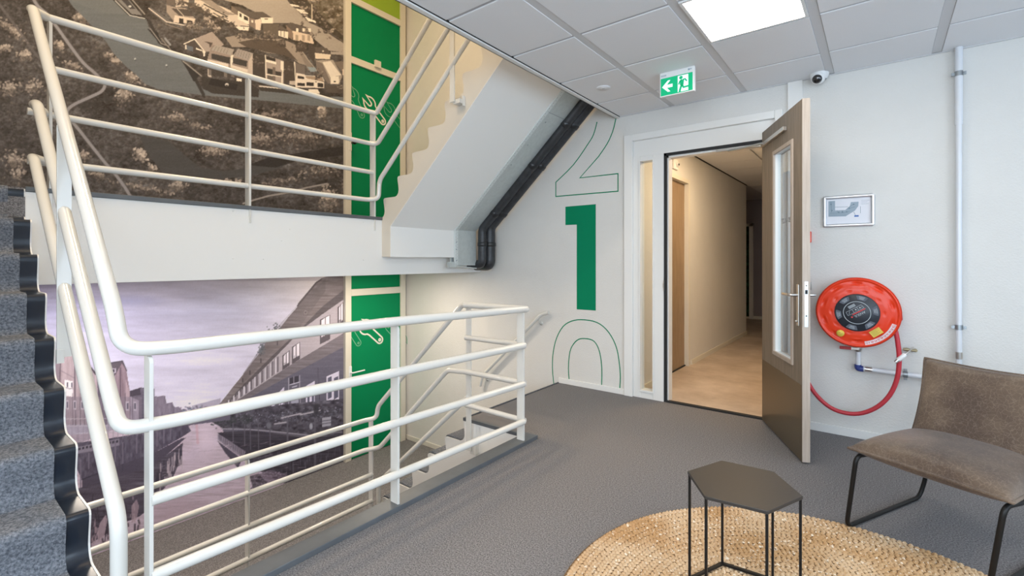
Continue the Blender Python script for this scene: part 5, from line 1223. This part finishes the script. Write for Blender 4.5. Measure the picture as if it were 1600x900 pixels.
def paint_canal():
    g = np.random.default_rng(8); C = Canvas(40, 425, 560, 875, 2.0, (180, 172, 182))
    X, Y = C.gx, C.gy
    # evening sky: mauve at the top left, warm to the right, pale near the horizon
    t = np.clip((Y - 435) / 210, 0, 1)[..., None]; u = np.clip((X - 120) / 360, 0, 1)[..., None]
    top = np.array((146, 138, 150)) * (1 - u) + np.array((212, 196, 184)) * u; mid_ = np.array((160, 155, 178)) * (1 - u) + np.array((208, 196, 196)) * u; low = np.array((186, 178, 190)) * (1 - u) + np.array((206, 194, 202)) * u
    sky = np.where(t < .25, top * (1 - t * 4) + mid_ * t * 4, mid_ * (1 - (t - .25) / .75) + low * ((t - .25) / .75))
    st = C.noise(90, 14, 4, 4, .5); st2 = C.noise(40, 4, 6, 3, .6)
    sky = sky + (st * 7 + st2 * 3)[..., None]; C.a[:] = sky
    C.blob(270, 540, 60, 9, (172, 162, 174), .35, -.1, .9); C.blob(200, 470, 70, 12, (142, 140, 168), .5, 0, .9)
    C.line([(40, 434), (520, 434)], 10, (126, 112, 116), .25)
    # ---------- water
    wn = C.noise(30, 2.2, 12, 3, .7)
    wat = [(40, 690), (290, 655), (300, 652), (345, 660), (560, 735), (560, 875), (40, 875)]
    C.poly(wat, (184, 164, 170), 1, wn * 9)
    C.blob(322, 690, 22, 34, (206, 184, 190), .8, 0, .8); C.blob(300, 712, 40, 20, (196, 176, 186), .5, -.3, .9)
    C.blob(270, 800, 60, 30, (170, 146, 150), .55, -.3, .8)
    C.line([(307, 660), (309, 692)], 4, (186, 140, 146), .5)
    # ---------- right-hand warehouse; a() = crop6 pixels, b() = crop8 pixels
    def a(L): return [(310 + x / 4.2875, 430 + y / 4.2875) for x, y in L]
    def b(L): return [(310 + x / 5, 610 + y / 5) for x, y in L]
    grain = C.noise(26, 1.6, 21, 3, .6)
    # lower storey wall
    C.poly(a([(125, 885), (400, 760), (620, 640), (965, 480), (1100, 440), (1100, 1100), (180, 1100)]), (92, 86, 94), 1, grain * 3)
    C.poly(a([(965, 165), (1100, 100), (1100, 400), (965, 400), (620, 605), (400, 765), (190, 895), (170, 880), (500, 560), (700, 355)]), (160, 147, 146), 1, grain * 3)
    C.poly(a([(965, 393), (1100, 330), (1100, 430), (965, 485), (620, 668), (380, 800), (190, 900), (190, 885), (400, 745), (620, 600)]), (108, 98, 98), 1, grain * 7)
    C.poly(a([(125, 882), (180, 815), (230, 750), (300, 665), (370, 570), (400, 535), (440, 470), (480, 400), (550, 350), (600, 285), (660, 215), (665, 190), (790, 42), (815, 38), (822, 20), (1100, -60), (1100, 20), (965, 110), (830, 215), (700, 350), (500, 540), (300, 740), (180, 872)]), (116, 104, 100), 1, grain * 9)
    C.line(a([(664, 205), (790, 50), (820, 30)]), 2.2, (88, 78, 76))
    C.poly(a([(965, 105), (1100, 20), (1100, 110), (965, 168), (830, 262), (700, 358), (500, 565), (300, 762), (180, 880), (175, 870), (300, 735), (500, 535), (700, 345), (830, 210)]), (88, 79, 78), 1, grain * 4)
    for k in range(16):                                              # roof planks follow the eaves
        f = k / 16
        C.line(a([(822 + 140 * .2, 26 + 84 * f), (664 + 20 * f, 205 + 140 * f), (480, 400 + 130 * f), (300, 660 + 70 * f)]), .5, (92, 82, 80), .6)
    C.blob(310 + 718 / 4.2875, 430 + 250 / 4.2875, 3, 4, (134, 122, 116)); C.blob(310 + 718 / 4.2875, 430 + 250 / 4.2875, 1.6, 2.2, (90, 80, 78))
    for x, y in ((418, 575), (345, 655), (297, 705), (530, 455)): C.line(a([(x, y - 14), (x, y + 10)]), 1.8, (72, 64, 64))
    # vegetation on the roof edge
    for x, y in ((525, 350), (515, 375), (490, 378), (435, 470), (425, 500), (412, 515)):
        for _ in range(26): C.blob(310 + (x + g.normal(0, 12)) / 4.2875, 430 + (y + g.normal(0, 12)) / 4.2875, 1.1, 1.3, (86 + g.normal(0, 12),) * 3, .8)
    # upper-storey windows: balcony doors then ever smaller ones
    for (x, y, w_, h_) in ((850, 285, 55, 165), (655, 468, 40, 115), (588, 525, 34, 100), (955, 200, 24, 160)):
        C.poly(a([(x - w_ / 2 - 10, y + 14), (x + w_ / 2 + 6, y - 22), (x + w_ / 2 + 6, y + h_ - 22), (x - w_ / 2 - 10, y + h_ + 14)]), (86, 77, 78)); C.poly(a([(x - w_ / 2, y + 18), (x - 3, y), (x - 3, y + h_ * .72), (x - w_ / 2, y + h_ * .8)]), (208, 194, 192)); C.poly(a([(x + 3, y - 2), (x + w_ / 2, y - 16), (x + w_ / 2, y + h_ * .6), (x + 3, y + h_ * .7)]), (214, 200, 198))
        for j in range(5): C.line(a([(x - w_ / 2 + j * w_ / 4, y + h_ * .62), (x - w_ / 2 + j * w_ / 4, y + h_ * .95)]), .6, (84, 76, 78))
    for k in range(22):
        x = 530 - k * 17.5; y0 = 545 + k * 15.4; hh = 105 * (1 - k * .034); 
        C.poly(a([(x, y0 + 4), (x + 8, y0 - 4), (x + 8, y0 + hh - 6), (x, y0 + hh)]), (196, 184, 182) if k % 2 else (104, 94, 96)); C.line(a([(x - 2, y0), (x - 2, y0 + hh)]), .7, (84, 76, 78))
    # lower-storey doors and windows
    for (x, y, w_, h_) in ((900, 650, 85, 230), (750, 715, 60, 215), (558, 755, 34, 150), (502, 800, 22, 110)):
        C.poly(a([(x - w_ / 2, y + 28), (x + w_ / 2, y - 8), (x + w_ / 2, y + h_), (x - w_ / 2, y + h_ + 20)]), (196, 184, 190)); n_ = 2
        for j in range(n_): C.poly(a([(x - w_ / 2 + 8 + j * w_ / n_, y + 40), (x - w_ / 2 + w_ / n_ - 5 + j * w_ / n_, y + 25), (x - w_ / 2 + w_ / n_ - 5 + j * w_ / n_, y + h_ * .72), (x - w_ / 2 + 8 + j * w_ / n_, y + h_ * .8)]), (88, 84, 96))
    C.poly(a([(612, 690), (672, 672), (672, 720), (612, 742)]), (60, 55, 60)); C.line(a([(612, 735), (680, 715)]), 1.4, (186, 176, 182)); C.line(a([(605, 690), (605, 900)]), 1.2, (150, 142, 148)); C.line(a([(678, 672), (682, 860)]), 1, (150, 142, 148)); C.line(a([(640, 680), (640, 730)]), .8, (170, 160, 166)); C.poly(a([(620, 800), (670, 780), (670, 890), (620, 900)]), (150, 144, 152)); C.line(a([(630, 750), (660, 742)]), 1.2, (190, 180, 184))
    C.line(a([(800, 620), (815, 880)]), .7, (70, 64, 70))
    # terrace: deck, posts, tables, clutter and hedge
    C.poly(b([(100, 245), (190, 205), (400, 150), (700, 105), (1200, 60), (1200, 380), (1000, 400), (840, 350), (560, 320), (400, 305), (200, 300)]), (74, 68, 74), 1, C.noise(6, 4, 33, 3) * 13)
    for _ in range(620):
        x = g.uniform(130, 1110); y = 245 - (x - 130) * .08 + g.normal(0, 26); s_ = 1.4 + (x / 1110) * 4.5; v = g.choice((58, 96, 130, 168), p=(.50, .33, .13, .04))
        C.blob(310 + x / 5, 610 + y / 5, s_ * g.uniform(.25, .6) / 1.6, s_ * g.uniform(.2, .5) / 1.6, (v, v * .96, v * 1.03), .75)
    for _ in range(160): C.blob(310 + g.uniform(100, 420) / 5, 610 + (230 + g.normal(0, 20)) / 5, 1.8, 1.4, (62 + g.normal(0, 10),) * 3, .7)
    for x, y in ((650, 215), (800, 190)): C.line(b([(x, y), (x + 150, y - 34)]), 2.2, (160, 150, 152)); C.line(b([(x + 20, y), (x - 10, y + 70)]), 1.2, (96, 90, 94)); C.line(b([(x + 110, y - 20), (x + 130, y + 50)]), 1.2, (96, 90, 94))
    C.line(b([(595, 262), (690, 248)]), 2.2, (160, 150, 152)); C.poly(b([(965, 215), (1035, 205), (1035, 275), (968, 285)]), (150, 144, 148)); C.line(b([(965, 240), (1035, 230)]), 1.2, (84, 78, 84)); C.line(b([(965, 262), (1035, 252)]), 1.2, (84, 78, 84))
    C.blob(310 + 880 / 5, 610 + 280 / 5, 3, 6, (150, 146, 150)); C.blob(310 + 550 / 5, 610 + 275 / 5, 5, 6, (104, 100, 104)); C.blob(310 + 920 / 5, 610 + 150 / 5, 5, 12, (56, 52, 56), .9)
    C.line(b([(180, 300), (400, 305), (560, 318), (840, 348), (900, 352)]), 1.8, (142, 134, 138)); C.line(b([(560, 335), (850, 372)]), 3, (96, 88, 90))
    C.line(b([(960, 340), (1120, 325)]), 2, (120, 112, 116))
    # dark water under the quay with piles and their reflections
    C.poly(b([(150, 330), (400, 312), (560, 330), (840, 372), (1200, 345), (1200, 900), (650, 720), (500, 640), (350, 540), (240, 420)]), (62, 56, 62), 1, wn * 7)
    for x, h0, h1 in ((270, 255, 400), (360, 265, 430), (405, 255, 460), (468, 235, 480), (560, 300, 500), (695, 215, 410), (910, 220, 590), (740, 560, 640), (835, 560, 620), (980, 400, 440)):
        C.line(b([(x, h0), (x + 2, h1)]), 3.0 if x in (695, 910) else 1.8, (94, 88, 94), .85)
    for _ in range(160): x = g.uniform(380, 1110); y = g.uniform(420, 700); C.line(b([(x, y), (x + g.uniform(-3, 3), y + g.uniform(10, 60))]), .8, (98, 90, 98), .5)
    # low wooden groyne and its ripple reflection
    C.poly(b([(150, 340), (190, 360), (370, 480), (350, 520), (300, 500), (150, 385)]), (132, 120, 128), 1, C.noise(1.6, 9, 40, 2) * 12); C.poly(b([(145, 390), (300, 505), (340, 540), (310, 610), (270, 560), (210, 490)]), (66, 60, 70), .9)
    for k in range(22): C.line(b([(165 + k * 9, 350 + k * 6), (165 + k * 9, 380 + k * 6.4)]), .8, (96, 88, 94))
    C.poly(b([(480, 650), (560, 620), (700, 660), (640, 700), (500, 760), (400, 780)]), (108, 94, 104), .8, wn * 14); C.poly(b([(400, 670), (470, 650), (540, 720), (430, 780)]), (60, 54, 60), .7, wn * 10)
    for _ in range(120): x = g.uniform(430, 700); y = g.uniform(630, 740); C.line(b([(x, y), (x + 8, y + 1)]), 1.0, (160, 142, 152), .6)
    # horizon: bridge and far trees
    C.poly([(270, 655), (300, 646), (360, 640), (360, 656), (300, 664), (262, 676)], (96, 88, 98)); C.line([(262, 668), (336, 652)], 1.2, (132, 122, 130)); C.poly([(300, 634), (345, 622), (345, 642), (300, 644)], (120, 108, 116), .5)
    for _ in range(200): C.blob(g.uniform(255, 350), 642 + g.normal(0, 4), 2.2, 1.4, (104 + g.normal(0, 12), 96, 106), .6)
    # ---------- left-hand row of houses; c() = crop5 pixels, d() = crop7 pixels
    def c(L): return [(70 + x / 4.2846, 430 + y / 4.2846) for x, y in L]
    def d(L): return [(80 + x / 3.75, 620 + y / 3.75) for x, y in L]
    pk, dk, md = (158, 138, 142), (82, 74, 84), (116, 104, 112)
    # step-like silhouettes shrinking towards the horizon
    C.poly(c([(890, 885), (880, 895), (860, 870), (855, 850), (815, 862), (805, 808), (765, 812), (735, 812), (735, 760), (640, 752), (570, 775), (560, 1000), (1000, 1000), (905, 890)]), (96, 87, 97), 1, grain * 4)
    C.poly(c([(735, 815), (760, 812), (800, 806), (812, 860), (855, 850), (865, 885), (895, 880), (920, 905), (920, 1000), (735, 1000)]), (122, 110, 120), 1, C.noise(3, 12, 50, 2) * 9)
    C.poly(c([(565, 775), (640, 755), (642, 800), (570, 812)]), (70, 62, 70)); C.poly(c([(572, 812), (630, 840), (630, 1000), (575, 1000)]), (160, 146, 156), 1, C.noise(2.5, 12, 52, 2) * 8)
    C.poly(c([(430, 590), (520, 572), (545, 630), (460, 690)]), (88, 78, 84)); C.poly(c([(445, 625), (475, 622), (475, 655), (448, 660)]), (160, 148, 156)); C.poly(c([(452, 632), (468, 630), (468, 650), (454, 652)]), (60, 54, 62)); C.poly(c([(460, 690), (515, 590), (545, 630), (570, 780), (575, 1000), (450, 1000)]), (134, 114, 120), 1, C.noise(2, 20, 54, 2) * 7); C.line(c([(505, 620), (508, 1000)]), 2.2, (96, 80, 88)); C.line(c([(430, 590), (520, 573), (548, 640)]), 1.4, (60, 54, 60))
    C.poly(c([(540, 690), (565, 775), (565, 1000), (540, 1000)]), (160, 138, 142))
    C.poly(c([(345, 680), (400, 760), (420, 1000), (340, 1000)]), (92, 82, 92))
    C.poly(c([(60, 500), (110, 478), (180, 478), (265, 505), (300, 600), (350, 680), (360, 1000), (60, 1000)]), (158, 140, 142), 1, C.noise(2.2, 16, 56, 2) * 6)
    C.poly(c([(80, 520), (120, 482), (180, 478), (182, 510), (110, 552)]), (86, 74, 78)); C.poly(c([(265, 505), (300, 600), (350, 660), (340, 670), (285, 600), (262, 540)]), (62, 54, 60)); C.poly(c([(60, 540), (105, 555), (100, 720), (60, 700)]), (128, 112, 118)); C.line(c([(107, 555), (100, 720)]), 2, (98, 84, 90)); C.line(c([(90, 535), (110, 552), (182, 512)]), 1.2, (196, 182, 184))
    C.line(c([(200, 610), (205, 1000)]), 2.4, (102, 90, 96)); C.line(c([(262, 600), (266, 1000)]), 1.6, (104, 92, 98)); C.line(c([(110, 640), (200, 690)]), .8, (112, 100, 106))
    for x, y, w_, h_ in ((145, 700, 30, 110), (175, 705, 26, 110)): C.poly(c([(x - w_ / 2, y), (x + w_ / 2, y + 4), (x + w_ / 2, y + h_), (x - w_ / 2, y + h_ - 4)]), (210, 200, 202)); C.line(c([(x - w_ / 2, y + h_ / 2), (x + w_ / 2, y + h_ / 2)]), 1.2, (120, 110, 118)); C.poly(c([(x + 1, y + 14), (x + w_ / 2 - 3, y + 16), (x + w_ / 2 - 3, y + h_ / 2 - 6), (x + 1, y + h_ / 2 - 8)]), (92, 84, 94))
    # quay houses at mid height: windows, balconies
    C.poly(d([(70, 0), (530, 0), (530, 180), (420, 170), (150, 280), (80, 200)]), (118, 106, 114), .55, C.noise(2, 10, 60, 2) * 8)
    for x in range(95, 520, 44):
        y0 = 20 + (x - 95) * .02; C.line(d([(x - 14, -20), (x - 12, 165)]), 1.0, (76, 68, 76), .7)
        C.poly(d([(x - 10, y0), (x + 8, y0 + 2), (x + 8, y0 + 55), (x - 10, y0 + 52)]), (172, 160, 166), .75); C.poly(d([(x - 5, y0 + 8), (x + 4, y0 + 10), (x + 4, y0 + 46), (x - 5, y0 + 44)]), (84, 78, 88), .9)
    for y in (130, 172): C.line(d([(80, y), (300, y - 4), (530, y + 30 - y * .1)]), 1.2, (176, 164, 168), .6)
    # quay wall, balcony rail, piles
    C.poly(d([(150, 270), (330, 245), (520, 215), (600, 195), (760, 170), (800, 165), (820, 200), (760, 240), (600, 330), (400, 400), (180, 490), (150, 420)]), (84, 76, 86), 1, C.noise(3, 7, 62, 3) * 8)
    C.poly(d([(150, 295), (400, 245), (400, 285), (150, 335)]), (122, 112, 120))
    for k in range(11): C.poly(d([(158 + k * 22, 300 - k * 4.4), (172 + k * 22, 297 - k * 4.4), (172 + k * 22, 311 - k * 4.4), (158 + k * 22, 314 - k * 4.4)]), (60, 54, 62))
    C.line(d([(150, 215), (560, 195)]), 1, (170, 160, 166)); C.line(d([(150, 172), (540, 172)]), .8, (160, 150, 156))
    for k in range(14): C.line(d([(160 + k * 29, 172), (160 + k * 29, 262 - k * 3)]), 1.0, (128, 118, 126), .8)
    for x, y0, y1 in ((420, 270, 430), (172, 370, 560), (220, 330, 420), (375, 260, 380), (500, 240, 330), (560, 215, 300), (620, 200, 290), (660, 190, 270), (700, 185, 250)): C.line(d([(x, y0), (x, y1)]), 2.0, (108, 98, 108), .9)
    C.poly(d([(180, 480), (400, 400), (600, 330), (760, 245), (790, 240), (610, 400), (400, 470), (180, 545)]), (58, 52, 62), .85)
    # reflections on the left half of the canal
    C.poly(d([(150, 540), (400, 470), (600, 400), (770, 270), (768, 395), (740, 410), (715, 470), (660, 540), (640, 560), (590, 640), (520, 700), (380, 760), (330, 800), (230, 860), (150, 700)]), (76, 68, 76), .95, wn * 9)
    for k in range(46):
        x = g.uniform(600, 768); y0 = 640 - (x - 200) * .55 + 60; y0 = np.interp(x, (600, 768), (410, 290)); y1 = np.interp(x, (600, 768), (560, 390)); yy = g.uniform(y0, y1 - 20)
        C.line(d([(x, yy), (x + g.normal(0, 2), yy + g.uniform(20, 70))]), 2.2, g.choice(((176, 158, 160), (58, 52, 60))), .7)
    for k in range(70):
        x = g.uniform(240, 520); y = g.uniform(560, 840); C.line(d([(x, y), (x + g.normal(0, 5), y + g.uniform(10, 60))]), g.uniform(1.2, 3.4), g.choice(((166, 142, 146), (62, 54, 60), (150, 130, 136))), .75)
    C.poly(d([(285, 740), (320, 690), (330, 720), (310, 820), (275, 850), (270, 800)]), (176, 152, 156), .8); C.poly(d([(470, 640), (500, 600), (515, 640), (500, 720), (470, 740)]), (168, 144, 148), .7); C.poly(d([(200, 800), (240, 780), (235, 900), (190, 900)]), (120, 104, 110), .7)
    for _ in range(260):
        x = g.uniform(250, 470); y = g.uniform(690, 840)
        if y < 700 + (300 - x) * .2: continue
        C.line([(x, y), (x + g.uniform(4, 16), y - g.uniform(.5, 3))], .8, (206, 184, 190) if g.random() > .5 else (138, 118, 128), .35)
    C.a += (C.noise(1.2, 1.2, 31, 1) * 1.8)[..., None]
    return C

def mural(name, label, C, ycols, zrows, gain, X=WX + .004, rough=.6):
    Yc = np.array(ycols); Zr = np.array(zrows); YY, ZZ = np.meshgrid(Yc, Zr)
    # where each point of the sheet lies in the drawing
    px = np.full_like(YY, X); fx = -_s * px + _c * YY; rxx = _c * px + _s * YY
    xs_ = PCX + FPX * rxx / fx; ys_ = PCY - FPX * (ZZ - EYE) / fx
    c = np.clip(C.sample(xs_, ys_), 0, 255) / 255
    lin = np.where(c <= .04045, c / 12.92, ((c + .055) / 1.055) ** 2.4) * np.array(gain); lin = np.clip(lin, 0, .93)
    nr, nc = YY.shape
    me = bpy.data.meshes.new(name); co = np.stack([np.zeros_like(YY), YY - Yc[0], ZZ - Zr[0]], -1).reshape(-1, 3)
    i, j = np.meshgrid(np.arange(nr - 1), np.arange(nc - 1), indexing='ij'); v0 = (i * nc + j).ravel()
    f = np.stack([v0, v0 + 1, v0 + 1 + nc, v0 + nc], 1)
    me.vertices.add(len(co)); me.vertices.foreach_set('co', co.astype(np.float32).ravel())
    me.loops.add(f.size); me.loops.foreach_set('vertex_index', f.astype(np.int32).ravel())
    me.polygons.add(len(f)); me.polygons.foreach_set('loop_start', np.arange(0, f.size, 4, dtype=np.int32)); me.update(calc_edges=True)
    at = me.color_attributes.new('print', 'FLOAT_COLOR', 'POINT'); col = np.concatenate([lin.reshape(-1, 3), np.ones((len(co), 1))], 1).astype(np.float32); at.data.foreach_set('color', col.ravel())
    me.materials.append(vcolmat(name + '_print', rough))
    o = bpy.data.objects.new(name, me); COL.objects.link(o); o.location = (X, Yc[0], Zr[0]); ORG[o] = Vector(o.location)
    return o
def ycols(xa, xb, step, ylo, yhi):
    L = [ylo] + [on_x(x, 400, WX + .004).y for x in np.arange(xa, xb, step)] + [yhi]
    return sorted(set(y for y in L if ylo <= y <= yhi))
m1 = mural('aerial_mural', 'brown-toned aerial photograph of river, houses and trees, printed on the stairwell wall', paint_aerial(), ycols(-480, -60, 4, -.70, 3.325)[:-1] + ycols(-60, 545, 1.15, -.70, 3.325)[1:], np.arange(1.715, 4.80, .0065), MG1)
tag(m1, cat='mural', label='brown-toned aerial photograph of river, houses and trees, printed on the upper stairwell wall')
m2 = mural('canal_mural', 'mauve photograph of a canal with wooden houses, printed on the lower stairwell wall', paint_canal(), ycols(45, 545, 1.15, .10, 3.325), np.arange(-1.165, 1.16, .0065), MG2)
tag(m2, cat='mural', label='mauve evening photograph of a canal between old houses, printed on the lower stairwell wall')
